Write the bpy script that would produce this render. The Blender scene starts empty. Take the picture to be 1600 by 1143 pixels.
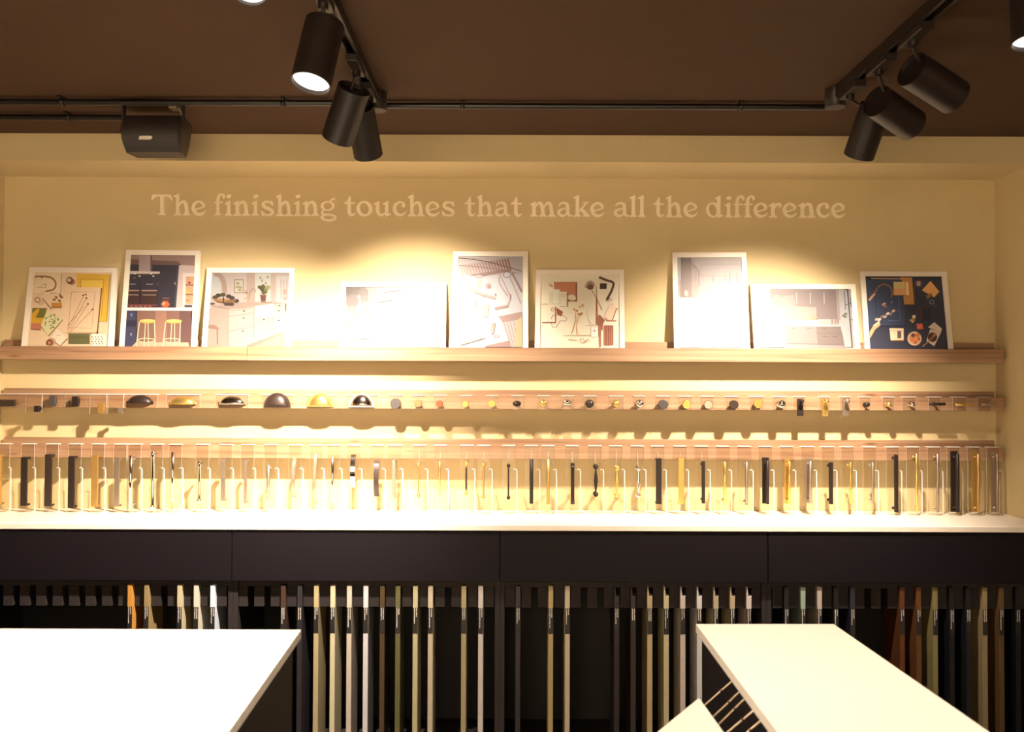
import bpy, math, random
from mathutils import Vector, Matrix

random.seed(4)
S = bpy.context.scene
COL = S.collection

# ------------------------------------------------------------------ camera
F = 1400.0
CAM = Vector((0, 0, 1.5))
PITCH = math.atan(28.5 / F)
ROLL = 0.0035
_f = Vector((0, math.cos(PITCH), math.sin(PITCH)))
_u0 = Vector((0, -math.sin(PITCH), math.cos(PITCH)))
_r0 = Vector((1, 0, 0))
_r = (_r0 * math.cos(ROLL) + _u0 * math.sin(ROLL))
_u = (_u0 * math.cos(ROLL) - _r0 * math.sin(ROLL))
cd = bpy.data.cameras.new('camera')
cd.sensor_width = 36
cd.lens = F / 1600 * 36
cd.clip_start = 0.05
cd.dof.use_dof = True
cd.dof.focus_distance = 3.55
cd.dof.aperture_fstop = 4.5
cam = bpy.data.objects.new('camera', cd)
M = Matrix.Identity(4)
for i in range(3):
    M[i][0] = _r[i]; M[i][1] = _u[i]; M[i][2] = -_f[i]; M[i][3] = CAM[i]
cam.matrix_world = M
COL.objects.link(cam)
S.camera = cam

# ------------------------------------------------------------------ world, exposure
w = bpy.data.worlds.new('world'); S.world = w
w.use_nodes = True
w.node_tree.nodes['Background'].inputs[0].default_value = (1.0, 0.72, 0.45, 1)
w.node_tree.nodes['Background'].inputs[1].default_value = 0.02
S.view_settings.view_transform = 'Standard'
S.view_settings.look = 'None'
S.view_settings.exposure = 0.14
S.view_settings.gamma = 1.0
S.view_settings.use_curve_mapping = False
S.cycles.use_denoising = True
S.cycles.max_bounces = 8
S.cycles.transparent_max_bounces = 24
S.cycles.caustics_reflective = False
S.cycles.caustics_refractive = False
S.cycles.sample_clamp_indirect = 6.0

WARM = (1.0, 0.74, 0.46)
LAMP_WARM = (1.0, 0.83, 0.65)

# power of the lamps (watts of the Blender spot), cone in degrees, blend
WALL_LAMPS = dict(
    left_near=dict(e=540, cone=90, blend=1.0, target=(-1.30, 3.75, 0.72)),
    left_far=dict(e=215, cone=84, blend=1.0, target=(-0.38, 3.75, 1.34)),
    right_far=dict(e=310, cone=92, blend=1.0, target=(0.95, 3.75, 1.02)),
)

# ------------------------------------------------------------------ maths
def ray(px, py):
    return _f + _r * ((px - 800) / F) + _u * ((571.5 - py) / F)

def U(px, py, Y=None, X=None, Z=None):
    d = ray(px, py)
    if Y is not None: t = (Y - CAM.y) / d.y
    elif X is not None: t = (X - CAM.x) / d.x
    else: t = (Z - CAM.z) / d.z
    return CAM + d * t

def zat(py, Y, px=800): return U(px, py, Y=Y).z
def xat(px, Y, py=600): return U(px, py, Y=Y).x

def s2l(c):
    c = c / 255.0
    return c / 12.92 if c <= 0.04045 else ((c + 0.055) / 1.055) ** 2.4
def lin(r, g, b): return (s2l(r), s2l(g), s2l(b))

# ------------------------------------------------------------------ materials
def new_mat(name):
    m = bpy.data.materials.new(name); m.use_nodes = True
    return m, m.node_tree.nodes, m.node_tree.links, m.node_tree.nodes['Principled BSDF']

def plain(name, col, rough=0.5, metal=0.0, noise=0.0, scale=30, spec=0.5, bump=0.0):
    m, N, L, p = new_mat(name)
    p.inputs['Base Color'].default_value = (*col, 1)
    p.inputs['Roughness'].default_value = rough
    p.inputs['Metallic'].default_value = metal
    p.inputs['Specular IOR Level'].default_value = spec
    if noise or bump:
        tc = N.new('ShaderNodeTexCoord'); n = N.new('ShaderNodeTexNoise')
        n.inputs['Scale'].default_value = scale; n.inputs['Detail'].default_value = 5
        L.new(tc.outputs['Object'], n.inputs['Vector'])
        if noise:
            r = N.new('ShaderNodeValToRGB')
            r.color_ramp.elements[0].position = 0.3; r.color_ramp.elements[1].position = 0.7
            r.color_ramp.elements[0].color = (*[c * (1 - noise) for c in col], 1)
            r.color_ramp.elements[1].color = (*[min(1, c * (1 + noise)) for c in col], 1)
            L.new(n.outputs['Fac'], r.inputs['Fac']); L.new(r.outputs['Color'], p.inputs['Base Color'])
        if bump:
            b = N.new('ShaderNodeBump'); b.inputs['Strength'].default_value = bump
            b.inputs['Distance'].default_value = 0.002
            L.new(n.outputs['Fac'], b.inputs['Height']); L.new(b.outputs['Normal'], p.inputs['Normal'])
    return m

def wood(name, c0, c1, c2):
    m, N, L, p = new_mat(name)
    tc = N.new('ShaderNodeTexCoord'); mp = N.new('ShaderNodeMapping')
    mp.inputs['Scale'].default_value = (1.2, 30, 42)
    L.new(tc.outputs['Object'], mp.inputs['Vector'])
    n = N.new('ShaderNodeTexNoise'); n.inputs['Scale'].default_value = 1.0
    n.inputs['Detail'].default_value = 6; n.inputs['Distortion'].default_value = 0.8
    L.new(mp.outputs['Vector'], n.inputs['Vector'])
    r = N.new('ShaderNodeValToRGB')
    r.color_ramp.elements[0].position = 0.30; r.color_ramp.elements[0].color = (*c0, 1)
    r.color_ramp.elements[1].position = 0.72; r.color_ramp.elements[1].color = (*c2, 1)
    e = r.color_ramp.elements.new(0.5); e.color = (*c1, 1)
    L.new(n.outputs['Fac'], r.inputs['Fac'])
    # knots
    mp2 = N.new('ShaderNodeMapping'); mp2.inputs['Scale'].default_value = (2.6, 9, 13)
    L.new(tc.outputs['Object'], mp2.inputs['Vector'])
    v = N.new('ShaderNodeTexVoronoi'); v.inputs['Scale'].default_value = 1.0
    L.new(mp2.outputs['Vector'], v.inputs['Vector'])
    kr = N.new('ShaderNodeValToRGB')
    kr.color_ramp.elements[0].position = 0.03; kr.color_ramp.elements[0].color = (0.55, 0.42, 0.33, 1)
    kr.color_ramp.elements[1].position = 0.10; kr.color_ramp.elements[1].color = (1, 1, 1, 1)
    L.new(v.outputs['Distance'], kr.inputs['Fac'])
    mx = N.new('ShaderNodeMix'); mx.data_type = 'RGBA'; mx.blend_type = 'MULTIPLY'
    mx.inputs[0].default_value = 1.0
    L.new(r.outputs['Color'], mx.inputs[6]); L.new(kr.outputs['Color'], mx.inputs[7])
    L.new(mx.outputs[2], p.inputs['Base Color'])
    p.inputs['Roughness'].default_value = 0.55
    return m

def stone(name, col, vein):
    m, N, L, p = new_mat(name)
    tc = N.new('ShaderNodeTexCoord'); mp = N.new('ShaderNodeMapping')
    mp.inputs['Rotation'].default_value = (0, 0, 0.35); mp.inputs['Scale'].default_value = (1.2, 3.2, 1)
    L.new(tc.outputs['Object'], mp.inputs['Vector'])
    n = N.new('ShaderNodeTexNoise'); n.inputs['Scale'].default_value = 1.6
    n.inputs['Detail'].default_value = 7; n.inputs['Distortion'].default_value = 1.2
    L.new(mp.outputs['Vector'], n.inputs['Vector'])
    r = N.new('ShaderNodeValToRGB')
    r.color_ramp.elements[0].position = 0.485; r.color_ramp.elements[0].color = (*col, 1)
    r.color_ramp.elements[1].position = 0.515; r.color_ramp.elements[1].color = (*col, 1)
    e = r.color_ramp.elements.new(0.5); e.color = (*vein, 1)
    L.new(n.outputs['Fac'], r.inputs['Fac']); L.new(r.outputs['Color'], p.inputs['Base Color'])
    p.inputs['Roughness'].default_value = 0.35
    return m

def glassy(name, edge):
    m = bpy.data.materials.new(name); m.use_nodes = True
    N, L = m.node_tree.nodes, m.node_tree.links
    N.clear()
    out = N.new('ShaderNodeOutputMaterial'); mix = N.new('ShaderNodeMixShader')
    tr = N.new('ShaderNodeBsdfTransparent')
    if edge:
        tr.inputs[0].default_value = (0.95, 0.95, 0.93, 1)
        b = N.new('ShaderNodeBsdfDiffuse'); b.inputs[0].default_value = (0.9, 0.88, 0.84, 1)
        mix.inputs[0].default_value = 0.42
    else:
        tr.inputs[0].default_value = (0.975, 0.97, 0.95, 1)
        b = N.new('ShaderNodeBsdfGlossy'); b.inputs['Roughness'].default_value = 0.08
        lw = N.new('ShaderNodeLayerWeight'); lw.inputs['Blend'].default_value = 0.5
        pw = N.new('ShaderNodeMath'); pw.operation = 'POWER'; pw.inputs[1].default_value = 4.0
        ml = N.new('ShaderNodeMath'); ml.operation = 'MULTIPLY_ADD'; ml.inputs[1].default_value = 0.6; ml.inputs[2].default_value = 0.025
        L.new(lw.outputs['Facing'], pw.inputs[0]); L.new(pw.outputs[0], ml.inputs[0]); L.new(ml.outputs[0], mix.inputs[0])
    L.new(tr.outputs[0], mix.inputs[1]); L.new(b.outputs[0], mix.inputs[2])
    L.new(mix.outputs[0], out.inputs['Surface'])
    return m

def emit(name, col, strength):
    m, N, L, p = new_mat(name)
    p.inputs['Base Color'].default_value = (0.9, 0.85, 0.8, 1)
    p.inputs['Emission Color'].default_value = (*col, 1)
    p.inputs['Emission Strength'].default_value = strength
    return m

m_wall = plain('wall_paint', (0.575, 0.465, 0.265), 0.9, noise=0.02, scale=6, spec=0.1, bump=0.05)
m_ceil = plain('ceiling_paint', (0.062, 0.033, 0.018), 0.85, noise=0.04, scale=4, spec=0.2)
m_floor = plain('floor_vinyl', (0.10, 0.075, 0.055), 0.5, noise=0.15, scale=3)
m_rear = plain('rear_wall_paint', (0.62, 0.55, 0.44), 0.9)
m_letter = plain('letter_acrylic', (0.98, 0.87, 0.66), 0.6)
m_oak = wood('oak', (0.19, 0.092, 0.048), (0.285, 0.162, 0.09), (0.35, 0.22, 0.128))
m_worktop = plain('worktop_laminate', (0.84, 0.76, 0.66), 0.35, noise=0.02, scale=12)
m_stone = stone('island_quartz', (0.88, 0.84, 0.78), (0.82, 0.75, 0.68))
m_plaintop = plain('white_laminate', (0.88, 0.82, 0.74), 0.4, noise=0.01, scale=6)
m_navy = plain('navy_black_lacquer', (0.007, 0.005, 0.0075), 0.6, noise=0.03, scale=5, spec=0.15)
m_carc = plain('charcoal_carcass', (0.026, 0.021, 0.022), 0.6, spec=0.2)
m_dark = plain('dark_interior', (0.004, 0.0035, 0.0035), 0.7)
m_black = plain('black_metal', (0.016, 0.012, 0.011), 0.42, spec=0.5)
m_lampblk = plain('black_powder_coat', (0.011, 0.007, 0.0055), 0.45, bump=0.1, scale=200)
m_pipe = plain('black_conduit', (0.005, 0.0035, 0.003), 0.35)
m_frame = plain('white_frame', (0.84, 0.77, 0.68), 0.45)
m_label = plain('black_label', (0.012, 0.011, 0.011), 0.5)
m_white = plain('white_print', (0.85, 0.8, 0.74), 0.6)
m_acr = glassy('clear_acrylic', False)
m_acre = glassy('clear_acrylic_edge', True)
m_chromerod = plain('chrome_rod', (0.36, 0.29, 0.21), 0.3, metal=1.0)
m_lens = emit('lit_lens', (1.0, 0.86, 0.80), 2.2)

HM = {
    'black': plain('handle_black', (0.016, 0.010, 0.008), 0.42, spec=0.3),
    'bronze': plain('handle_bronze', (0.03, 0.018, 0.014), 0.38, metal=0.2),
    'brass': plain('handle_brass', (0.50, 0.30, 0.09), 0.36, metal=0.75),
    'gold': plain('handle_gold', (0.80, 0.55, 0.17), 0.26, metal=0.9),
    'copper': plain('handle_copper', (0.21, 0.075, 0.034), 0.4, metal=0.6),
    'tan': plain('handle_tan_leather', (0.26, 0.10, 0.035), 0.55),
    'chrome': plain('handle_chrome', (0.82, 0.76, 0.70), 0.10, metal=1.0),
    'steel': plain('handle_steel', (0.33, 0.26, 0.21), 0.35, metal=0.8),
    'grey': plain('handle_grey', (0.042, 0.034, 0.032), 0.5),
}

# ------------------------------------------------------------------ mesh builder
class MB:
    def __init__(s): s.v = []; s.f = []; s.m = []; s.sm = []
    def add(s, vs, fs, mi=0, smooth=False):
        o = len(s.v); s.v += [Vector(a) for a in vs]
        for k, f in enumerate(fs):
            s.f.append([i + o for i in f]); s.m.append(mi[k] if isinstance(mi, (list, tuple)) else mi); s.sm.append(smooth)
        return s
    def box(s, a, b, mi=0, bev=0.0):
        x0, x1 = sorted((a[0], b[0])); y0, y1 = sorted((a[1], b[1])); z0, z1 = sorted((a[2], b[2]))
        c = min(bev, (x1 - x0) * .45, (y1 - y0) * .45, (z1 - z0) * .45)
        if c <= 0:
            vs = [(x, y, z) for z in (z0, z1) for y in (y0, y1) for x in (x0, x1)]
            return s.add(vs, [(0, 2, 3, 1), (4, 5, 7, 6), (0, 1, 5, 4), (2, 6, 7, 3), (0, 4, 6, 2), (1, 3, 7, 5)], mi)
        # chamfered box: 24 verts
        vs = []; idx = {}
        X = (x0, x1); Y = (y0, y1); Z = (z0, z1)
        for i in (0, 1):
            for j in (0, 1):
                for k in (0, 1):
                    sx, sy, sz = (1 - 2 * i), (1 - 2 * j), (1 - 2 * k)
                    for ax in range(3):
                        p = [X[i], Y[j], Z[k]]
                        d = [sx * c, sy * c, sz * c]
                        for q in range(3):
                            if q != ax: p[q] += d[q]
                        idx[(i, j, k, ax)] = len(vs); vs.append(p)
        g = lambda i, j, k, ax: idx[(i, j, k, ax)]
        fs = []
        for i in (0, 1):
            q = [g(i, 0, 0, 0), g(i, 0, 1, 0), g(i, 1, 1, 0), g(i, 1, 0, 0)]; fs.append(q if i == 0 else q[::-1])
            q = [g(0, i, 0, 1), g(1, i, 0, 1), g(1, i, 1, 1), g(0, i, 1, 1)]; fs.append(q if i == 0 else q[::-1])
            q = [g(0, 0, i, 2), g(0, 1, i, 2), g(1, 1, i, 2), g(1, 0, i, 2)]; fs.append(q if i == 0 else q[::-1])
        for i in (0, 1):
            for j in (0, 1):
                q = [g(i, j, 0, 0), g(i, j, 1, 0), g(i, j, 1, 1), g(i, j, 0, 1)]; fs.append(q if (i ^ j) else q[::-1])
                q = [g(i, 0, j, 0), g(i, 1, j, 0), g(i, 1, j, 2), g(i, 0, j, 2)]; fs.append(q if not (i ^ j) else q[::-1])
                q = [g(0, i, j, 1), g(1, i, j, 1), g(1, i, j, 2), g(0, i, j, 2)]; fs.append(q if (i ^ j) else q[::-1])
        for i in (0, 1):
            for j in (0, 1):
                for k in (0, 1):
                    q = [g(i, j, k, 0), g(i, j, k, 1), g(i, j, k, 2)]
                    fs.append(q if (i + j + k) % 2 == 0 else q[::-1])
        return s.add(vs, fs, mi)
    def tube(s, pts, rad, n=14, mi=0, caps=True):
        pts = [Vector(p) for p in pts]
        rads = rad if isinstance(rad, (list, tuple)) else [rad] * len(pts)
        vs = []; prev = None
        for i, p in enumerate(pts):
            if i == 0: d = pts[1] - pts[0]
            elif i == len(pts) - 1: d = pts[-1] - pts[-2]
            else: d = (pts[i + 1] - pts[i]).normalized() + (pts[i] - pts[i - 1]).normalized()
            if d.length < 1e-9: d = pts[-1] - pts[0]
            d.normalize()
            if prev is None:
                a = Vector((0, 0, 1)) if abs(d.z) < .9 else Vector((0, 1, 0))
                x = d.cross(a).normalized()
            else:
                x = (prev - d * prev.dot(d)).normalized()
            prev = x; y = d.cross(x)
            for k in range(n):
                t = 2 * math.pi * k / n
                vs.append(p + (x * math.cos(t) + y * math.sin(t)) * rads[i])
        fs = []
        for i in range(len(pts) - 1):
            for k in range(n):
                a = i * n + k; b = i * n + (k + 1) % n
                fs.append((a, b, b + n, a + n))
        s.add(vs, fs, mi, True)
        if caps:
            s.add(vs[:n], [tuple(range(n))[::-1]], mi); s.add(vs[-n:], [tuple(range(n))], mi)
        return s
    def ball(s, c, r, n=14, mi=0, half=None):
        rx, ry, rz = r if isinstance(r, (tuple, list)) else (r, r, r)
        vs = []; fs = []; h = n // 2
        for i in range(h + 1):
            ph = math.pi * i / h
            for k in range(n):
                t = 2 * math.pi * k / n
                vs.append((c[0] + rx * math.sin(ph) * math.cos(t), c[1] + ry * math.sin(ph) * math.sin(t), c[2] + rz * math.cos(ph)))
        for i in range(h):
            for k in range(n):
                fs.append((i * n + k, (i + 1) * n + k, (i + 1) * n + (k + 1) % n, i * n + (k + 1) % n))
        return s.add(vs, fs, mi, True)
    def prism(s, poly, to3, d0, d1, mi=0):
        """polygon of 2D points, to3(a,b,depth) -> 3D; caps and sides"""
        n = len(poly)
        ar = sum(poly[i][0] * poly[(i + 1) % n][1] - poly[(i + 1) % n][0] * poly[i][1] for i in range(n))
        if ar < 0: poly = poly[::-1]
        vs = [to3(a, b, d0) for a, b in poly] + [to3(a, b, d1) for a, b in poly]
        fs = [tuple(range(n)), tuple(range(2 * n - 1, n - 1, -1))]
        for i in range(n):
            j = (i + 1) % n
            fs.append((i, i + n, j + n, j))
        return s.add(vs, fs, mi)
    def build(s, name, mats, parent=None):
        me = bpy.data.meshes.new(name)
        off = parent.matrix_world.translation if parent else Vector()
        me.from_pydata([v - off for v in s.v], [], s.f)
        if not isinstance(mats, (list, tuple)): mats = [mats]
        for m in mats: me.materials.append(m)
        for p, mi, sm in zip(me.polygons, s.m, s.sm):
            p.material_index = mi; p.use_smooth = sm
        me.validate(); me.update()
        o = bpy.data.objects.new(name, me)
        if parent: o.parent = parent
        COL.objects.link(o)
        return o

def tag(o, label=None, cat=None, group=None, kind=None):
    if label: o['label'] = label
    if cat: o['category'] = cat
    if group: o['group'] = group
    if kind: o['kind'] = kind
    return o

def thing(name, label, cat, loc, group=None):
    o = bpy.data.objects.new(name, None); o.location = loc
    o.matrix_world = Matrix.Translation(Vector(loc))
    o.empty_display_size = 0.05
    COL.objects.link(o)
    return tag(o, label, cat, group)

def sub(name, mb, mats, parent_obj, root):
    """sub-part: child of a part whose root thing is 'root' (parts sit at root origin)"""
    o = mb.build(name, mats, root)
    o.parent = parent_obj
    return o

def struct(name, mb, mat, label, cat):
    o = mb.build(name, mat)
    return tag(o, label, cat, kind='structure')

# ------------------------------------------------------------------ room
YW = 3.75          # niche back wall
YS = 3.47          # face of the bulkhead
ZC = 2.47          # ceiling
ZS = 2.365         # underside of bulkhead
XL, XR = -2.135, 2.025
YC = 3.35          # cabinet fronts

struct('floor', MB().box((-4.2, -1.4, -0.1), (4.2, 3.95, 0)), m_floor, 'dark showroom floor', 'floor')
struct('ceiling', MB().box((-4.2, -1.4, ZC), (4.2, 3.95, ZC + .1)), m_ceil, 'dark brown painted ceiling', 'ceiling')
struct('wall_back', MB().box((XL, YW, 0), (XR, 3.95, ZC)), m_wall, 'olive beige back wall of the display niche', 'wall')
struct('wall_right', MB().box((XR, YS, 0), (4.2, 3.95, ZC)), m_wall, 'olive beige return wall at right end of niche', 'wall')
struct('wall_left', MB().box((-4.2, YS, 0), (XL, 3.95, ZC)), m_wall, 'olive beige return wall at left end of niche', 'wall')
struct('trim_1', MB().box((XL, YS, ZS), (XR, YW, ZC)), m_wall, 'boxed bulkhead above the display niche', 'bulkhead')
struct('wall_rear', MB().box((-4.2, -1.4, 0), (4.2, -1.3, ZC)), m_rear, 'wall behind the camera', 'wall')
struct('wall_far_left', MB().box((-4.3, -1.4, 0), (-4.2, 3.95, ZC)), m_rear, 'left wall of the showroom', 'wall')
struct('wall_far_right', MB().box((4.2, -1.4, 0), (4.3, 3.95, ZC)), m_rear, 'right wall of the showroom', 'wall')

# ------------------------------------------------------------------ worktop over the cabinets
WT = U(800, 830, Y=3.344).z + 0.024   # top of the worktop
wt = MB().box((XL + .002, 3.344, WT - .022), (XR - .002, YW - .002, WT), bev=.002).build('worktop', m_worktop)
tag(wt, 'long white worktop running over the dark cabinets in the niche', 'worktop')

# ------------------------------------------------------------------ cabinets
BAY = 0.9985
CX0 = xat(362, YC, 870) - BAY
z_f1, z_f0 = WT - .025, zat(908.5, YC)
Z_S1 = zat(915, 3.36)      # top of samples
cab_names = ['leftmost', 'second', 'third', 'rightmost']
GAPC = []
for b in range(4):
    x0 = CX0 + b * BAY; x1 = x0 + BAY
    c = thing('base_cabinet', f'dark navy open base cabinet of door samples, {cab_names[b]} of four under the worktop',
              'cabinet', (x0 + BAY / 2, YC, 0), 'open sample cabinets under the worktop')
    t = .018
    m = MB()
    yb = YW - .012
    m.box((x0 + .0005, YC + .022, .1), (x0 + t, yb, z_f1)); m.box((x1 - t, YC + .022, .1), (x1 - .0005, yb, z_f1))
    m.box((x0 + t, YC + .022, .1), (x1 - t, yb, .118))
    m.box((x0 + t, YC + .022, z_f1 - .018), (x1 - t, yb, z_f1))
    m.build('carcass', m_carc, c)
    MB().box((x0 + t, yb - .006, .118), (x1 - t, yb, z_f1 - .018)).build('back_panel', m_dark, c)
    MB().box((x0 + .0012, YC, z_f0), (x1 - .0012, YC + .02, z_f1), bev=.0012).build('fascia_panel', m_navy, c)
    MB().box((x0 + .001, YC + .06, 0.0), (x1 - .001, YC + .078, .1)).build('plinth', m_navy, c)
    # comb rail holding the samples
    yg = 3.380
    pb = 362 - 417.8 + 417.8 * b
    m = MB()
    zt, zb = zat(917, yg), zat(948.5, yg)
    gc = [xat(pb + 4.3 + 25.68 * j, yg, 930) for j in range(0, 17)]
    GAPC.append(gc)
    gw = .0122
    for j in range(0, 16):
        a = max(gc[j] + gw, x0 + t + .0005); e = min(gc[j + 1] - gw, x1 - t - .0005)
        if e - a > .004: m.box((a, yg, zb), (e, yg + .03, zt), bev=.001)
    m.box((x0 + t + .0005, yg + .002, zt), (x1 - t - .0005, yg + .03, zt + .02))
    m.build('comb_rail', m_carc, c)

# door samples ------------------------------------------------------
DS = [  # bay, px left, px right, display colour, kind, text name, j profile, text columns (lengths)
    (0, 201, 211, (226, 150, 62), 'orange oak', 0), (0, 226.5, 236, (176, 140, 88), 'tan', 0),
    (0, 279, 288.5, (226, 196, 145), 'cream', 0), (0, 303, 312.5, (246, 220, 180), 'pale cream', 0),
    (0, 331, 340.5, (255, 244, 232), 'white', 0),
    (1, 440, 448, (88, 58, 40), 'dark brown', 0), (1, 466, 474, (58, 48, 48), 'charcoal', 0),
    (1, 490, 499, (218, 184, 128), 'tan', 0), (1, 517.5, 526.5, (250, 220, 165), 'cream', 0),
    (1, 541.5, 550, (240, 208, 172), 'beige', 0), (1, 568, 576.5, (252, 228, 210), 'white', 0),
    (1, 594, 601.5, (92, 66, 36), 'dark olive', 0), (1, 618, 625.5, (118, 104, 58), 'olive green', 0),
    (1, 645, 654, (224, 196, 138), 'light olive', 0), (1, 668.5, 677, (234, 200, 158), 'beige pink', 0),
    (1, 721, 728.5, (198, 168, 112), 'olive tan', 0), (1, 747, 755.5, (250, 222, 196), 'pinkish white', 0),
    (2, 805, 814, (48, 40, 40), 'charcoal', 0), (2, 856, 865, (208, 170, 108), 'golden tan', 0),
    (2, 882, 891, (232, 198, 150), 'beige', 0),
    (2, 959, 968, (38, 28, 28), 'black handleless', 1), (2, 985, 993.5, (54, 38, 30), 'dark brown handleless', 1),
    (2, 1010, 1019, (214, 176, 122), 'tan handleless', 1), (2, 1036, 1045, (226, 196, 142), 'olive cream handleless', 1),
    (2, 1061, 1070, (238, 206, 176), 'beige handleless', 1), (2, 1087, 1096, (252, 230, 206), 'white handleless', 1),
    (2, 1113, 1122, (222, 188, 140), 'caramel handleless', 1), (2, 1139, 1147.5, (220, 184, 138), 'sand handleless', 1),
    (2, 1163, 1172, (252, 220, 196), 'pink white handleless', 1),
    (3, 1220, 1228.5, (38, 30, 32), 'black', 0), (3, 1246, 1254.5, (200, 208, 170), 'pale green', 0),
    (3, 1271.5, 1280.5, (250, 214, 182), 'pinkish cream', 0), (3, 1297.5, 1306, (30, 22, 22), 'jet black', 0),
    (3, 1321, 1329.5, (58, 50, 58), 'dark grey', 0), (3, 1397, 1406, (128, 68, 32), 'red brown', 0),
    (3, 1423, 1432, (132, 78, 36), 'walnut brown', 0), (3, 1447, 1457, (176, 150, 88), 'olive tan', 0),
    (3, 1475, 1484, (28, 22, 24), 'black', 0), (3, 1501, 1510, (34, 30, 32), 'graphite', 0),
    (3, 1523, 1534, (196, 160, 106), 'tan', 0), (3, 1549, 1560, (128, 90, 48), 'brown', 0),
    (3, 1577, 1586, (20, 16, 18), 'black', 0),
]
cnt = [0, 0, 0, 0]
ordn = ['first', 'second', 'third', 'fourth', 'fifth', 'sixth', 'seventh', 'eighth', 'ninth', 'tenth', 'eleventh', 'twelfth',
        'thirteenth', 'fourteenth', 'fifteenth', 'sixteenth', 'seventeenth', 'eighteenth', 'nineteenth', 'twentieth']
def ordinal(n):
    if n < 20: return ordn[n]
    tens = {2: 'twenty', 3: 'thirty', 4: 'forty'}
    n += 1
    if n % 10 == 0: return {3: 'thirtieth', 4: 'fortieth'}[n // 10]
    return tens[n // 10] + '-' + ordn[n % 10 - 1]
KDS = [1.6, 1.8, 1.75, 2.1]
for (b, p0, p1, c, nm, jp) in DS:
    gc = GAPC[b]
    yf = 3.360
    xm = xat((p0 + p1) / 2, yf, 930)
    gx = min(gc, key=lambda g: abs(g - xm)); xm = max(gx - .0028, min(gx + .0028, xm))
    hw = .0092
    lbl = f'{nm} door sample standing edge-on, {ordn[cnt[b]]} from left in the {cab_names[b]} cabinet'
    cnt[b] += 1
    t = thing('door_sample', lbl, 'door sample', (xm, yf, .1185), 'door samples in the cabinets')
    k = KDS[b]
    col = tuple(min(.88, s2l(q) / (k * wgt)) for q, wgt in zip(c, (1.05, .86, .66)))
    mat = plain('sample_' + nm.replace(' ', '_'), col, 0.45, noise=.05, scale=40)
    zl1, zl0 = zat(949.5, yf), zat(989.5, yf)
    m = MB()
    if jp:
        zn = zat(929, yf)
        prof = [(xm - hw, .119), (xm + hw, .119), (xm + hw, zn), (xm + hw - .004, zn - .003), (xm - hw + .007, zn - .003),
                (xm - hw + .0055, zn + .004), (xm - hw + .0045, Z_S1 - .003), (xm - hw + .002, Z_S1), (xm - hw, Z_S1 - .001)]
        m.prism(prof, lambda a, z, d: (a, d, z), yf, yf + .03)
        m.box((xm - hw, yf + .0302, .119), (xm + hw, yf + .14, zn), bev=0)
    else:
        m.box((xm - hw, yf, .119), (xm + hw, yf + .14, Z_S1), bev=.0012)
    m.build('panel', mat, t)
    lb = MB().box((xm - hw + .0002, yf - .0008, zl0), (xm + hw - .0002, yf - .0002, zl1)).build('label_sticker', m_label, t)
    m = MB()
    for cx_, ln in ((xm + hw * .42, random.choice((10, 14, 18))), (xm - hw * .35, random.choice((18, 24, 30)))):
        z = zl1 - .0015; end = zl1 - ln / 414.0
        while z > end:
            h = random.uniform(.0016, .0028); wd = random.uniform(.0018, .0032)
            m.box((cx_ - wd / 2, yf - .0012, z - h), (cx_ + wd / 2, yf - .0009, z))
            z -= h + random.uniform(.0006, .0016)
    lo = m.build('lettering', m_white, t); lo.parent = lb

# ------------------------------------------------------------------ wooden ledges
YB = 3.732    # front of back boards
YLF = 3.66    # front face of lips
def ledge(nm, label, yb1, yl1, yl0, seam=None):
    """pixel rows at x=800: top of back board, top of lip, bottom of lip"""
    x0, x1b = xat(6, YB, yl1), xat(1554, YB, yl1)
    x1 = xat(1568.5, YLF, yl1)
    zb1 = zat(yb1, YB); z1 = zat(yl1, YLF); z0 = zat(yl0, YLF)
    t = thing('display_ledge', label, 'shelf', ((x0 + x1) / 2, YW, z0), 'wooden display ledges on the niche wall')
    MB().box((x0, YB, z0 + .001), (x1b, YW - .001, zb1), bev=.001).build('back_board', m_oak, t)
    MB().box((x0, YLF + .0182, z0 + .001), (x1, YB - .0002, z0 + .016)).build('shelf_board', m_oak, t)
    if seam:
        xs = xat(seam, YLF, yl1)
        MB().box((x0, YLF, z0), (xs - .0008, YLF + .018, z1), bev=.001).build('front_lip', m_oak, t)
        MB().box((xs + .0008, YLF - .0006, z0 - .0005), (x1, YLF + .0175, z1 + .0004), bev=.001).build('front_lip', m_oak, t)
    else:
        MB().box((x0, YLF, z0), (x1, YLF + .018, z1), bev=.001).build('front_lip', m_oak, t)
    return z0, z1
L1 = ledge('top', 'long oak picture ledge carrying the framed prints, uppermost of three', 533, 543, 564, 386)
L2 = ledge('mid', 'oak ledge with small knobs and cup handles hung along it, middle of three', 609, 618.5, 639)
L3 = ledge('low', 'oak ledge with long pull handles hung along it, lowest of three', 685.5, 696.5, 717)

# ------------------------------------------------------------------ handles on the lowest ledge
YP = YLF - .0006     # back of acrylic plates
PT = .003            # plate thickness
YPF = YP - PT        # plate front
def slant(px, py, Y): return U(px, py, Y=Y)

def acrylic_plate(mb, x0, x1, z0, z1, yb=None, th=PT):
    yb = YP if yb is None else yb
    vs = [(x, y, z) for z in (z0, z1) for y in (yb - th, yb) for x in (x0, x1)]
    mb.add(vs, [(0, 2, 3, 1), (4, 5, 7, 6), (0, 1, 5, 4), (2, 6, 7, 3), (0, 4, 6, 2), (1, 3, 7, 5)], [1, 1, 0, 0, 1, 1])

def hook(mb, x0, x1, ztop):
    """tab that folds over the lip"""
    mb.box((x0, YLF - .0036, ztop + .0006), (x1, YLF + .021, ztop + .0034), 1)
    mb.box((x0, YLF + .0188, ztop - .010), (x1, YLF + .0208, ztop + .0005), 0)

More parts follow.
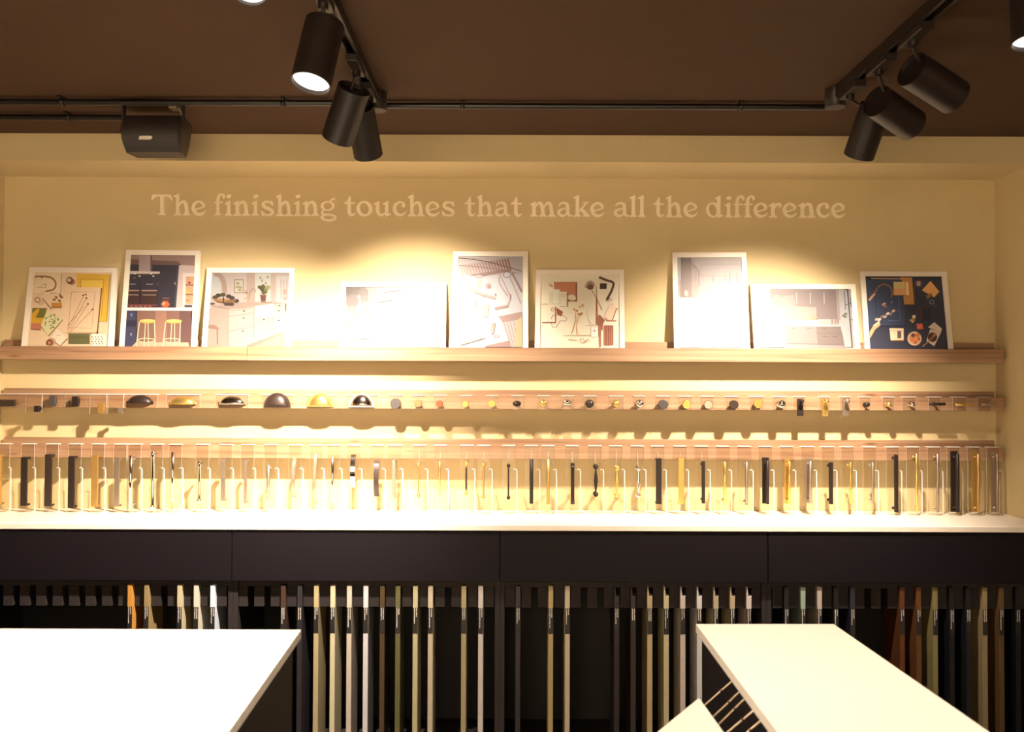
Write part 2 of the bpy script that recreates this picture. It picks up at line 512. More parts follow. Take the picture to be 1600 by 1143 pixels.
HN = [ # px0, px1, py0, py1, type, material, description
 (-4, 1.8, 711, 788, 'flat', 'brass', 'dull brass bar handle cut by the frame edge'),
 (33, 42, 714, 790, 'flat', 'black', 'flat black bar handle'),
 (70.6, 80.5, 709.5, 790.5, 'flat', 'bronze', 'flat bronze grey bar handle'),
 (107, 116, 712.6, 793, 'flat', 'black', 'flat black bar handle'),
 (143.3, 152.5, 711, 791.5, 'flat', 'brass', 'flat brass bar handle'),
 (179.5, 186, 716, 791, 'flat', 'steel', 'flat satin steel bar handle'),
 (201.5, 207, 711, 793, 'tbar', 'chrome', 'round chrome bar handle'),
 (236, 242, 705, 796, 'ends', 'chrome', 'long chrome handle with flared ends'),
 (267.5, 272, 706, 784, 'round', 'chrome', 'slim chrome rod handle'),
 (309, 314, 720, 786, 'ends', 'chrome', 'chrome handle with collared ends'),
 (345.5, 352, 716, 782, 'flat', 'steel', 'tapered satin steel bar handle'),
 (381.5, 385.5, 718, 786, 'flat', 'steel', 'narrow steel bar handle'),
 (416.5, 422, 726, 781, 'tbar', 'steel', 'short steel round bar handle'),
 (456, 461, 716, 778, 'bow', 'steel', 'steel bow handle'),
 (490, 493.5, 709, 789, 'bow', 'steel', 'long thin steel bow handle'),
 (517.5, 521.5, 715, 785, 'round', 'chrome', 'slim chrome rod handle'),
 (547.5, 554.5, 710, 762, 'bow', 'chrome', 'polished chrome strap bow handle'),
 (584, 591.5, 720, 776, 'bow', 'bronze', 'brown bronze strap bow handle'),
 (612.5, 618, 719, 778, 'flat', 'steel', 'steel bar handle with bright top'),
 (652.5, 655.5, 722, 777, 'ball', 'brass', 'thin brass rod handle with ball ends'),
 (685.5, 688.5, 720, 773, 'round', 'gold', 'thin bright brass rod handle'),
 (726.8, 730.2, 719, 775, 'mixed', 'bronze', 'brown rod handle with brass ends'),
 (754, 757, 723, 779, 'ball', 'brass', 'thin brass rod handle with ball ends'),
 (793, 796, 724, 780, 'ball', 'black', 'thin black rod handle with ball ends'),
 (827.6, 833.3, 717, 786.5, 'round', 'black', 'thick round black bar handle'),
 (854.3, 859, 717, 787, 'round', 'brass', 'pale round brass bar handle'),
 (891.5, 898, 723, 787, 'caps', 'black', 'black bar handle with ringed ends'),
 (927, 935, 725, 776, 'deco', 'black', 'ornate black spindle handle with ball ends'),
 (960, 968, 727, 777, 'deco', 'gold', 'ornate brass spindle handle with ball ends'),
 (994, 1001.5, 728, 778, 'deco', 'chrome', 'ornate chrome spindle handle with ball ends'),
 (1025, 1033.6, 716, 787, 'flat', 'black', 'wide flat black bar handle'),
 (1060, 1068.8, 715, 787, 'flat', 'gold', 'wide flat brass bar handle'),
 (1096.5, 1101.3, 720, 786, 'tbar', 'black', 'black bar handle on two posts'),
 (1130, 1135, 721, 787, 'tbar', 'gold', 'brass bar handle on two posts'),
 (1164, 1169, 721, 789, 'tbar', 'steel', 'steel bar handle on two posts'),
 (1196.5, 1202, 719, 787, 'plate', 'black', 'black bar handle on a backplate'),
 (1231, 1236, 721, 787, 'plate', 'gold', 'brass bar handle on a backplate'),
 (1263.5, 1269, 720, 786, 'plate', 'steel', 'steel bar handle on a backplate'),
 (1295.5, 1301, 722, 787, 'tbar', 'black', 'black bar handle on two posts'),
 (1327, 1331, 722, 786, 'tbar', 'gold', 'slim brass bar handle on two posts'),
 (1361.5, 1366, 722, 786, 'tbar', 'steel', 'slim steel bar handle on two posts'),
 (1397.5, 1403, 710, 800, 'tbar', 'black', 'long black bar handle on two posts'),
 (1430, 1434.6, 709, 800, 'tbar', 'gold', 'long brass bar handle on two posts'),
 (1463, 1467.5, 709, 800, 'tbar', 'steel', 'long steel bar handle on two posts'),
 (1493, 1499.3, 709, 800, 'plate', 'black', 'long black bar handle on a backplate'),
 (1526, 1531.2, 709, 800, 'plate', 'brass', 'long brass bar handle on a backplate'),
 (1556, 1560.8, 709, 800, 'plate', 'steel', 'long steel bar handle on a backplate'),
]
ZW3 = WT
for i, (a, b, t0, t1, typ, mat, desc) in enumerate(HN):
    SO = .030 if typ in ('tbar', 'plate', 'ball', 'deco', 'ends', 'mixed', 'caps') else .024
    yb = YPF - SO
    A = U(a, t0, Y=yb); B = U(b, t1, Y=yb)
    xc = (A.x + B.x) / 2; hw = max(.0012, (B.x - A.x) / 2)
    z1, z0 = A.z, B.z
    t = thing('handle_sample', f'{desc}, {ordinal(i)} from left on lowest ledge', 'cabinet handle',
              (xc, YP, ZW3), 'handle samples on the lowest ledge')
    # clear stand
    m = MB()
    pw = .0265
    acrylic_plate(m, xc - pw, xc + pw, ZW3 + .001, L3[1] + .0005)
    hook(m, xc - pw, xc + pw, L3[1])
    m.box((xc - pw, YP - .034, ZW3 + .0006), (xc + pw, YP - PT - .0002, ZW3 + .0034), 0)
    st = m.build('acrylic_stand', [m_acr, m_acre], t)
    m = MB()
    xs = xc + pw + .004; zs = zat(732, YPF)
    sw = .0055
    prof = [(xs - sw, ZW3 + .001), (xs + sw, ZW3 + .001), (xs + sw, zs - .006), (xs + sw - .003, zs - .001), (xs + sw - .006, zs),
            (xs - sw - .004, zs), (xs - sw - .004, zs - .003), (xs + .001, zs - .003), (xs + .002, zs - .006), (xs + .002, ZW3 + .004), (xs - sw, ZW3 + .004)]
    m.prism(prof, lambda x, z, d: (x, d, z), YPF - .004, YPF - .0012, 1)
    sd = m.build('side_strip', [m_acr, m_acre], t); sd.parent = st
    MM = HM[mat]
    pr = .0038 if hw < .006 else .0045
    zp = (z1 - min(.014, (z1 - z0) * .12), z0 + min(.014, (z1 - z0) * .12))
    if typ == 'flat':
        h = MB().box((xc - hw, yb - .003, z0), (xc + hw, yb + .004, z1), bev=.0012).build('bar', MM, t)
        zp = (z1 - .004, z0 + .004)
        for z in zp: MB().box((xc - hw, yb + .0042, z - .004), (xc + hw, YPF - .0001, z + .004), bev=.0006).build('foot', MM, t)
    elif typ == 'round':
        MB().tube([(xc, yb, z0), (xc, yb, z0 + .001), (xc, yb, z1 - .001), (xc, yb, z1)], [hw * .7, hw, hw, hw * .7]).build('bar', MM, t)
        for z in zp: MB().tube([(xc, yb + hw * .4, z), (xc, YPF - .0001, z)], min(pr, hw)).build('post', MM, t)
    elif typ in ('tbar', 'plate'):
        m = MB()
        if mat == 'black' and typ == 'tbar': m.box((xc - hw, yb - hw, z0), (xc + hw, yb + hw, z1), bev=.001)
        else: m.tube([(xc, yb, z0), (xc, yb, z0 + .001), (xc, yb, z1 - .001), (xc, yb, z1)], [hw * .8, hw, hw, hw * .8])
        m.build('bar', MM, t)
        yp2 = YPF
        if typ == 'plate':
            bw = hw * 2.0; yp2 = YPF - .0032
            q0, q1 = z0 - .002, z1 + .010
            MB().box((xc - bw, YPF - .0031, q0), (xc + bw, YPF - .0001, q1), bev=.001).build('backplate', MM, t)
        for z in zp:
            MB().tube([(xc, yb + hw * .5, z), (xc, yp2 - .003, z), (xc, yp2 - .003, z), (xc, yp2 - .0001, z)], [pr * .8, pr * .8, pr * 1.35, pr * 1.35]).build('post', MM, t)
    elif typ == 'ends':
        MB().tube([(xc, yb, z0), (xc, yb, z0 + .004), (xc, yb, z0 + .012), (xc, yb, z0 + .022), (xc, yb, z1 - .022), (xc, yb, z1 - .012), (xc, yb, z1 - .004), (xc, yb, z1)],
                  [hw * .8, hw, hw * 1.35, hw * .72, hw * .72, hw * 1.35, hw, hw * .8]).build('bar', MM, t)
        for z in (z1 - .012, z0 + .012): MB().tube([(xc, yb + hw * .4, z), (xc, YPF - .0001, z)], pr).build('post', MM, t)
    elif typ == 'bow':
        n = 14; pts = []
        for k in range(n + 1):
            u = k / n; z = z0 + (z1 - z0) * u
            pts.append((YPF - .0022 - (SO) * math.sin(math.pi * u) ** .6, z))
        m = MB(); th = .0022; vs = []
        for (y, z) in pts:
            vs += [(xc - hw, y - th, z), (xc + hw, y - th, z), (xc + hw, y + th, z), (xc - hw, y + th, z)]
        fs = []
        for k in range(n):
            o = 4 * k
            for q in range(4): fs.append((o + q, o + (q + 1) % 4, o + 4 + (q + 1) % 4, o + 4 + q))
        fs += [(3, 2, 1, 0), (4 * n, 4 * n + 1, 4 * n + 2, 4 * n + 3)]
        m.add(vs, fs); m.build('bow_grip', MM, t)
        for z in (z0 + .004, z1 - .004): MB().tube([(xc, YPF - .0001, z), (xc, YPF - .004, z)], .0035).build('foot', MM, t)
    elif typ in ('ball', 'mixed'):
        r2 = hw * 1.9
        m = MB().tube([(xc, yb, z0 + r2), (xc, yb, z1 - r2)], hw * .75)
        m.build('bar', MM, t)
        em = HM['gold'] if typ == 'mixed' else MM
        for z in (z1 - r2, z0 + r2):
            m = MB().ball((xc, yb, z), r2)
            if typ == 'mixed': m.tube([(xc, yb, z), (xc, yb, z + (.018 if z < (z0 + z1) / 2 else -.018))], hw)
            m.build('ball_end', em, t)
            MB().tube([(xc, yb, z), (xc, YPF - .0001, z)], hw * .9).build('post', em, t)
    elif typ == 'caps':
        MB().tube([(xc, yb, z0 + .004), (xc, yb, z1 - .004)], hw * .85).build('bar', MM, t)
        for z, s_ in ((z1, -1), (z0, 1)):
            MB().tube([(xc, yb, z), (xc, yb, z + s_ * .007), (xc, yb, z + s_ * .007), (xc, yb, z + s_ * .010), (xc, yb, z + s_ * .010), (xc, yb, z + s_ * .019)],
                      [hw * .95, hw, hw * .7, hw * .7, hw, hw]).build('end_cap', HM['bronze'], t)
        for z in zp: MB().tube([(xc, yb + hw * .4, z), (xc, YPF - .0001, z)], pr).build('post', MM, t)
    elif typ == 'deco':
        zm = (z0 + z1) / 2; L_ = (z1 - z0)
        MB().tube([(xc, yb, z0 + hw * 1.6), (xc, yb, z0 + L_ * .2), (xc, yb, z0 + L_ * .3), (xc, yb, zm), (xc, yb, z1 - L_ * .3), (xc, yb, z1 - L_ * .2), (xc, yb, z1 - hw * 1.6)],
                  [hw * .3, hw * .35, hw * .55, hw * .8, hw * .55, hw * .35, hw * .3]).build('spindle', MM, t)
        for z in (z1 - hw, z0 + hw):
            MB().ball((xc, yb, z), hw).build('ball_end', MM, t)
            MB().tube([(xc, yb, z), (xc, YPF - .002, z), (xc, YPF - .0001, z)], [hw * .45, hw * .45, hw * .9]).build('post', MM, t)
    # wire the handle hangs from
    if 640 < a < 1100:
        MB().box((xc - .0006, YPF - .0012, z1 + .001), (xc + .0006, YPF - .0002, zat(705, YPF))).build('hanging_slot', m_acre, t)

# ------------------------------------------------------------------ knobs on the middle ledge
KN = [ # type, px0, px1, py0, py1, plate px0, px1, plate bottom py, mat, desc
 ('pull', -14, 24, 624, 634.5, -22, 40, 636, 'bronze', 'wide bronze horizontal pull cut by the frame edge'),
 ('square', 53.8, 62, 633.6, 643, 40, 65, 644, 'black', 'small square black knob hanging low'),
 ('rect', 77.5, 87, 617.5, 634.5, 66, 101, 636, 'grey', 'grey rectangular knob'),
 ('rect', 113, 123, 619, 635, 101, 140, 636, 'black', 'black rectangular knob'),
 ('rect', 153.3, 163, 629.5, 645.5, 140, 166, 646, 'brass', 'brass rectangular knob hanging low'),
 ('square', 184.5, 190.5, 636.5, 645, 168, 192, 646, 'steel', 'small steel square knob hanging low'),
 ('cup', 198.5, 240, 617, 629.5, 193, 245, 637, 'black', 'glossy black cup handle'),
 ('cup', 265, 307, 619, 631.5, 260, 312, 637, 'gold', 'satin brass cup handle'),
 ('cup', 341.5, 385, 618, 631.5, 336, 388, 637, 'chrome', 'polished chrome shell cup handle'),
 ('dome', 412.5, 454, 613.5, 634.5, 408, 459, 638, 'bronze', 'dark bronze half-moon cup handle'),
 ('dome', 480, 521, 614, 634.5, 476, 527, 638, 'gold', 'bright gold half-moon cup handle'),
 ('dome', 545, 585, 614.5, 635, 540, 590, 638, 'chrome', 'chrome half-moon cup handle'),
 ('disc', 609.8, 626, 622, 638, 609, 629, 640, 'grey', 'large grey disc knob'),
 ('disc', 647, 659, 624, 636, 643, 664, 640, 'tan', 'light tan disc knob'),
 ('disc', 681, 692, 625, 636.5, 678, 698, 640, 'copper', 'copper disc knob'),
 ('disc', 722, 732, 625.5, 636.5, 719, 738, 640, 'brass', 'small brass disc knob'),
 ('disc', 763, 774, 624.8, 636.5, 759, 778, 640, 'brass', 'small brass disc knob'),
 ('oval', 801, 814, 625.8, 634.8, 799, 818.5, 640, 'black', 'oval black knob'),
 ('oval', 842.5, 855, 624.5, 634.5, 840, 859, 640, 'gold', 'oval pale brass knob'),
 ('oval', 880, 893, 624.5, 633.5, 877, 897, 640, 'chrome', 'oval chrome knob'),
 ('ball', 915, 928, 624, 637, 912, 932, 640.5, 'bronze', 'dark round ball knob'),
 ('ball', 957.5, 968.5, 624.5, 636, 952, 974, 640.5, 'gold', 'small brass ball knob on flared base'),
 ('ball', 993.6, 1006, 624, 636.5, 990, 1008, 640.5, 'chrome', 'round chrome ball knob'),
 ('drum', 1028.5, 1044.5, 624.5, 639, 1025, 1046, 641, 'grey', 'wide dark grey octagonal drum knob'),
 ('drum', 1066, 1080, 624.5, 638.5, 1060, 1080, 641, 'gold', 'bright gold drum knob'),
 ('drum', 1100, 1113.5, 624.5, 638.5, 1096, 1115, 641, 'chrome', 'faceted chrome drum knob'),
 ('disc', 1140, 1154, 624.8, 639, 1134, 1154, 641, 'bronze', 'dark bronze round knob'),
 ('disc', 1178, 1192, 622.5, 637.5, 1172, 1193, 641, 'gold', 'brass round knob'),
 ('ball', 1215, 1228, 624.5, 637.5, 1208, 1228, 641.5, 'chrome', 'mirror chrome sphere knob'),
 ('onplate', 1250.3, 1256, 622.5, 629, 1240, 1259, 641.5, 'black', 'black knob on a tall backplate'),
 ('onplate', 1289, 1295, 623, 630, 1280, 1297, 641.5, 'gold', 'brass knob on a tall backplate'),
 ('onplate', 1321, 1327.5, 622.5, 629.5, 1312, 1329, 641.5, 'steel', 'steel knob on a tall backplate'),
 ('mush', 1350.5, 1359.5, 628, 635.5, 1343, 1361, 641.5, 'black', 'small black mushroom knob'),
 ('mush', 1385, 1394, 627.5, 636, 1379, 1398, 642, 'gold', 'small brass mushroom knob'),
 ('mush', 1421.5, 1430, 627, 635.5, 1410, 1432, 642, 'chrome', 'small chrome mushroom knob'),
 ('tee', 1452, 1477, 628.6, 633.2, 1451, 1471, 642, 'black', 'black T-bar knob'),
 ('tee', 1492.5, 1518.5, 629.3, 634, 1489, 1510, 642, 'gold', 'brass T-bar knob'),
 ('tee', 1533, 1557, 629, 633.6, 1528, 1548, 642, 'steel', 'steel T-bar knob'),
]
def ytube(m, x, z, prof, n=20, oct_=False):
    """lathe round the Y axis: prof = [(y, r)]"""
    m.tube([(x, y, z) for y, r in prof], [r for y, r in prof], n=8 if oct_ else n)
    return m
for i, (typ, a, b, t0, t1, q0, q1, pbot, mat, desc) in enumerate(KN):
    SO = {'square': .024, 'rect': .022, 'cup': .0, 'dome': .0, 'onplate': .028, 'tee': .030, 'mush': .024, 'pull': .026}.get(typ, .026)
    yk = YPF - SO
    A = U(a, t0, Y=yk); B = U(b, t1, Y=yk)
    xc, zc = (A.x + B.x) / 2, (A.z + B.z) / 2; hw, hh = (B.x - A.x) / 2, (A.z - B.z) / 2
    x0 = U(q0, 630, Y=YPF).x; x1 = U(q1, 630, Y=YPF).x
    pz = U((q0 + q1) / 2, pbot, Y=YPF).z
    pz = min(pz, zc - hh - .001) if typ in ('square', 'rect') and pbot > 640 else max(pz, L2[0] - .002)
    word = 'handle' if typ in ('cup', 'dome', 'pull') else 'knob'
    t = thing('knob_sample', f'{desc}, {ordinal(i)} from left on middle ledge', 'cabinet ' + word,
              (xc, YP, pz), 'knob samples on the middle ledge')
    m = MB(); acrylic_plate(m, x0, x1, pz, L2[1] + .0005); hook(m, x0, x1, L2[1])
    m.build('acrylic_tab', [m_acr, m_acre], t)
    MM = HM[mat]
    yp = YPF - .0001
    if typ in ('square', 'rect'):
        MB().box((A.x, yk - .005, B.z), (B.x, yk + .006, A.z), bev=.001).build('knob_head', MM, t)
        MB().box((xc - hw * .6, yk + .0062, zc - hh * .5), (xc + hw * .6, yp, zc + hh * .5)).build('stem', MM, t)
    elif typ == 'pull':
        MB().box((A.x, yk - .004, B.z), (B.x, yk + .004, A.z), bev=.001).build('bar', MM, t)
        for s_ in (-1, 1): MB().tube([(xc + s_ * hw * .7, yk + .004, zc), (xc + s_ * hw * .7, yp, zc)], .004).build('post', MM, t)
    elif typ in ('cup', 'dome'):
        # quarter shell: back edge is a flat arch on the plate, mouth opens downwards
        dep = .024 if typ == 'cup' else .022
        bw = hw if typ == 'cup' else hw * .86
        zb_ = B.z; H = A.z - B.z
        nu, nv = 22, 8
        m = MB(); vs = []; fs = []
        for layer, sh in ((0, 1.0), (1, .93)):
            for j in range(nv + 1):
                ph = (math.pi / 2) * j / nv         # 0 at plate arch, 90 at mouth edge
                for k in range(nu + 1):
                    th = math.pi * k / nu
                    x = xc - bw * .92 * sh * math.cos(th)
                    z = zb_ + H * sh * math.sin(th) * math.cos(ph) * (1 if typ == 'cup' else .92) + .0005
                    y = yp - dep * sh * math.sin(th) ** .8 * math.sin(ph)
                    vs.append((x, y, z))
        W = nu + 1; NL = (nv + 1) * W
        for j in range(nv):
            for k in range(nu):
                o = j * W + k
                fs.append((o, o + 1, o + W + 1, o + W)); fs.append((NL + o, NL + o + W, NL + o + W + 1, NL + o + 1))
        for k in range(nu):
            o = nv * W + k
            fs.append((o, o + 1, NL + o + 1, NL + o))
        m.add(vs, fs, 0, True)
        m.build('cup_shell', MM, t)
        m = MB()
        if typ == 'cup':
            for s_ in (-1, 1):
                xe = xc + s_ * bw * .93
                m.ball((xe, yp - .002, zb_ + H * .12), (.0055, .002, .006))
        else:
            n = 24
            outer = [(xc + hw * math.cos(math.pi * k / n), zb_ + H * math.sin(math.pi * k / n)) for k in range(n + 1)]
            inner = [(xc + hw * .82 * math.cos(math.pi * k / n), zb_ + H * .86 * math.sin(math.pi * k / n)) for k in range(n, -1, -1)]
            for k in range(n):
                m.prism([outer[k], outer[k + 1], inner[n - k - 1], inner[n - k]], lambda x, z, d: (x, d, z), yp - .003, yp)
            m.box((xc - hw * 1.02, yp - .003, zb_ - .002), (xc + hw * 1.02, yp, zb_ + .001))
        m.build('rim', MM, t)
    elif typ == 'disc':
        ytube(MB(), xc, zc, [(yk - .001, hw * .93), (yk, hw), (yk + .010, hw), (yk + .011, hw * .9)], 28).build('knob_head', MM, t)
        ytube(MB(), xc, zc, [(yk + .0112, hw * .5), (yp, hw * .5)]).build('stem', MM, t)
    elif typ == 'drum':
        ytube(MB(), xc, zc, [(yk - .001, hw * .9), (yk, hw), (yk + .013, hw), (yk + .014, hw * .85)], 8, True).build('knob_head', MM, t)
        ytube(MB(), xc, zc, [(yk + .0142, hw * .5), (yp, hw * .55)]).build('stem', MM, t)
    elif typ in ('oval', 'ball', 'mush'):
        m = MB().ball((xc, yk, zc), (hw, min(hw, hh) * .85, hh), 20); m.build('knob_head', MM, t)
        m = MB(); r0 = min(hw, hh) * .45
        ytube(m, xc, zc, [(yk + hh * .5, r0), (yp - .006, r0), (yp - .002, r0 * 1.9), (yp, r0 * 2.0)]); m.build('stem', MM, t)
    elif typ == 'onplate':
        pa = U(a - 5, t0, Y=YPF); pb2 = U(a + 4.8, t0 + 27, Y=YPF)
        MB().box((pa.x, YPF - .0031, pb2.z), (pb2.x, yp, pa.z), bev=.0008).build('backplate', MM, t)
        MB().ball((xc, yk, zc), hw * 1.15, 18).build('knob_head', MM, t)
        xr = (pa.x + pb2.x) / 2
        MB().tube([(xc, yk, zc), (xr, YPF - .0032, zc - .006)], .0035).build('stem', MM, t)
        MB().ball((xr, YPF - .0035, pb2.z + .012), (.003, .0012, .003), 10).build('screw', HM['chrome'] if mat != 'black' else MM, t)
    elif typ == 'tee':
        MB().tube([(A.x, yk, zc), (A.x + .001, yk, zc), (B.x - .001, yk, zc), (B.x, yk, zc)], [hh * .8, hh, hh, hh * .8]).build('bar', MM, t)
        MB().tube([(xc, yk, zc), (xc - .001, YPF - .003, zc), (xc - .001, yp, zc)], [hh * .8, hh * .8, hh * 1.3]).build('stem', MM, t)

# ------------------------------------------------------------------ lettering on the wall
def catmull(P, n=7):
    out = []
    Q = [P[0]] + list(P) + [P[-1]]
    for i in range(1, len(Q) - 2):
        p0, p1, p2, p3 = Q[i - 1:i + 3]
        for k in range(n):
            t = k / n
            out.append(tuple(.5 * ((2 * p1[c]) + (-p0[c] + p2[c]) * t + (2 * p0[c] - 5 * p1[c] + 4 * p2[c] - p3[c]) * t * t +
                                   (-p0[c] + 3 * p1[c] - 3 * p2[c] + p3[c]) * t ** 3) for c in range(3)))
    out.append(tuple(P[-1]))
    return out
def ribbon(pts):
    """list of quads along a variable-width stroke"""
    L, R = [], []
    for i, (x, y, w_) in enumerate(pts):
        a = pts[max(0, i - 1)]; b = pts[min(len(pts) - 1, i + 1)]
        dx, dy = b[0] - a[0], b[1] - a[1]; d = math.hypot(dx, dy) or 1
        nx, ny = -dy / d, dx / d
        L.append((x + nx * w_ / 2, y + ny * w_ / 2)); R.append((x - nx * w_ / 2, y - ny * w_ / 2))
    return L, R
def Sk(*P): return ('S', catmull(P))
def Ln(*P): return ('S', list(P))
def Pg(*P): return ('P', list(P))
def El(cx, cy, rx, ry, rot=0):
    return ('P', [(cx + rx * math.cos(t) * math.cos(rot) - ry * math.sin(t) * math.sin(rot),
                   cy + rx * math.cos(t) * math.sin(rot) + ry * math.sin(t) * math.cos(rot)) for t in [2 * math.pi * k / 20 for k in range(20)]])
def Ring(cx, cy, ox, oy, ix, iy, rot=0):
    n = 32; o = []; i_ = []
    for k in range(n + 1):
        t = 2 * math.pi * k / n
        o.append((cx + ox * math.cos(t), cy + oy * math.sin(t)))
        a, b = ix * math.cos(t - rot), iy * math.sin(t - rot)
        i_.append((cx + a * math.cos(rot) - b * math.sin(rot), cy + a * math.sin(rot) + b * math.cos(rot)))
    return ('R', o, i_)
def foot(x, l=6.3, r=6.3): return Pg((x - l, 0), (x + r, 0), (x + r, 1.5), (x + 3.9, 2.6), (x + 2.7, 4.6), (x - 2.7, 4.6), (x - 3.9, 2.6), (x - l, 1.5))
def flag(x, H): return Pg((x + 2.8, H), (x + 1.2, H - .1), (x - 6.2, H - 3.8), (x - 6.2, H - 5.4), (x - 2.8, H - 5.8), (x - 2.8, H - 8), (x + 2.8, H - 8))
def stem(x, H, w_=5.6): return Ln((x, .5, w_ + .2), (x, H * .5, w_ - .2), (x, H - 1, w_))
def arch(x, d=14.3): return [Sk((x + 1.5, 14, 2.0), (x + 5, 19.4, 3.4), (x + 9.2, 21.2, 4.6), (x + d - 1.6, 17.5, 5.6), (x + d - .2, 9, 5.6), (x + d + .3, 1, 5.8))]
G = {
 'T': [Pg((2.2, 32.4), (30.8, 32.4), (33.8, 23.6), (31.9, 22.8), (28.6, 27.0), (25.4, 29.2), (19, 29.6), (15, 29.6), (8.4, 29.2), (5.4, 27.0), (1.7, 22.8), (0, 23.6)),
       Ln((17, .5, 6.2), (17, 15, 5.6), (17, 30.5, 6.4)), foot(17, 7, 7)],
 'h': [stem(6.3, 33.5), flag(6.3, 33.8), foot(6.6), *arch(6.3), foot(20.3)],
 'n': [stem(6.3, 22.6), flag(6.3, 23.2), foot(6.6), *arch(6.3), foot(20.3)],
 'm': [stem(6.3, 22.6), flag(6.3, 23.2), foot(6.2), *arch(6.3, 13.8), foot(20.2, 5.8, 5.8), *arch(20.2, 13.8), foot(34.2)],
 'i': [stem(5.8, 22.6), flag(5.8, 23.2), foot(5.6, 5.4, 5.6), El(6.3, 29.8, 4.1, 3.0, .25)],
 'l': [stem(5.8, 33.2), flag(5.8, 33.8), foot(5.5, 5.4, 5.6)],
 'k': [stem(6.3, 33.2), flag(6.3, 33.8), foot(6.5, 6.4, 5.4), Ln((8.5, 8.6, 3), (14, 14, 2.7), (20, 20.6, 2.7)), Pg((14.5, 22.9), (25, 22.9), (25, 21.4), (21.5, 20.4), (18, 20.4), (14.5, 21.4)),
       Ln((11.5, 13, 4.2), (16, 8, 5.6), (22, 1.2, 5.6)), Pg((14.5, 0), (26.6, 0), (26.6, 1.6), (23.5, 3), (17.5, 3), (14.5, 1.6))],
 'd': [Ring(10.8, 11.4, 10.8, 11.9, 5.8, 9.4, .2), stem(20, 33.2), flag(20, 33.8), Pg((17.4, 0), (19.8, -.9), (27, 1.6), (27, 3), (22.8, 4.8), (17.2, 5))],
 'e': [Ln((4.2, 8.3, 2.3), (19.5, 12.9, 2.3)), Sk((18.9, 12.4, 3.2), (18.6, 17, 4.8), (12.2, 21.6, 3.0), (5.0, 18, 4.6), (2.9, 11, 5.8), (6, 3.9, 5.2), (12.4, 1.5, 4.2), (17.4, 2.9, 3.2), (22.2, 6.8, 1.2))],
 'c': [El(17, 16.6, 3.2, 3.3), Sk((18.2, 17.4, 3.4), (16.2, 20.6, 3.2), (11.8, 21.8, 2.8), (5.2, 18.4, 4.8), (2.9, 11, 5.8), (6, 3.9, 5.2), (12, 1.5, 4.2), (16.6, 2.9, 3.2), (21.0, 7.0, 1.2))],
 'o': [Ring(12.6, 11.4, 12.5, 12.0, 6.6, 9.2, .28)],
 's': [Pg((16.6, 23), (18.8, 23), (20.2, 15.6), (18.2, 15.0), (14.5, 19.6)), Sk((17.6, 20, 2.8), (12, 21.8, 2.9), (6.2, 20.4, 4.4), (4.0, 16.6, 4.8), (8, 12.6, 5.4), (14.5, 9.8, 5.6), (18.6, 6.0, 5.2), (16.2, 2.2, 3.8), (10.4, 1.1, 2.8), (4.4, 3.6, 2.8)),
       Pg((.4, 7.6), (2.4, 8.2), (7, 3.2), (3.6, -.8), (2.4, -.8))],
 't': [Sk((8, 21, 5.4), (8, 12, 5.4), (8.2, 5.5, 5.4), (10.2, 2.0, 4.6), (13.8, 1.8, 3.4), (17.6, 4.8, 1.2)), Pg((0, 19.3), (0, 20.4), (4.5, 23.2), (8.3, 30.6), (10.2, 30.6), (10.7, 20), (5, 18.8)), Pg((1, 18.9), (17, 18.9), (17.4, 21.2), (1.5, 21.2))],
 'u': [flag(6.2, 23.2), Sk((6.2, 22, 5.5), (6.2, 14, 5.5), (6.4, 7, 5.5), (9.2, 2.4, 4.8), (13.4, 1.8, 3.4), (18.5, 5.8, 2)), stem(20.4, 22.6), flag(20.4, 23.2), Pg((17.6, 0), (20, -.9), (27.2, 1.6), (27.2, 3), (23.0, 4.8), (17.6, 5))],
 'a': [Sk((2.6, 16.2, 1.6), (6, 20.2, 3.2), (11.4, 21.6, 3.4), (16, 18.8, 5.0), (17, 12, 5.6), (17.2, 5.6, 5.4), (20.2, 2.0, 3.8), (24.9, 2.0, 1.2)),
       Sk((16, 13, 2.0), (10, 12.3, 3.0), (4.2, 9.5, 4.4), (3.0, 5.4, 5.0), (6.8, 1.8, 4.2), (11.4, 1.9, 3.2), (15.6, 5.4, 2.2))],
 'f': [Sk((6.5, .5, 5.8), (6.5, 12, 5.4), (6.6, 24, 5.4), (8.4, 30.4, 4.4), (12.4, 32.8, 3.2), (15.6, 30.8, 4.2), (15.2, 28.0, 4.8), (14.2, 27.4, 2.6)), Pg((0, 19.0), (0, 20.2), (2, 21.4), (15, 21.4), (14.5, 19.0)), foot(7, 6.2, 5.4)],
 'r': [stem(6.3, 22.6), flag(6.3, 23.2), foot(6.6), Sk((8, 13.6, 2.0), (10.6, 18.6, 3.4), (14.2, 21.0, 4.4), (17.2, 19.4, 5.4), (16.8, 16, 3.6))],
 'g': [Ring(11.4, 15.2, 11.2, 7.8, 6.2, 5.6), Sk((15, 20.5, 3), (17.2, 24.4, 2.8), (20.2, 26.4, 2.8), (23.6, 25.6, 3.4)), Sk((6.5, 9, 2.6), (2.8, 6.4, 2.8), (3.4, 3.2, 3.6), (8, 1.6, 4.2)),
       Ring(12.8, -2.6, 12.7, 6.2, 8.0, 2.6)],
}
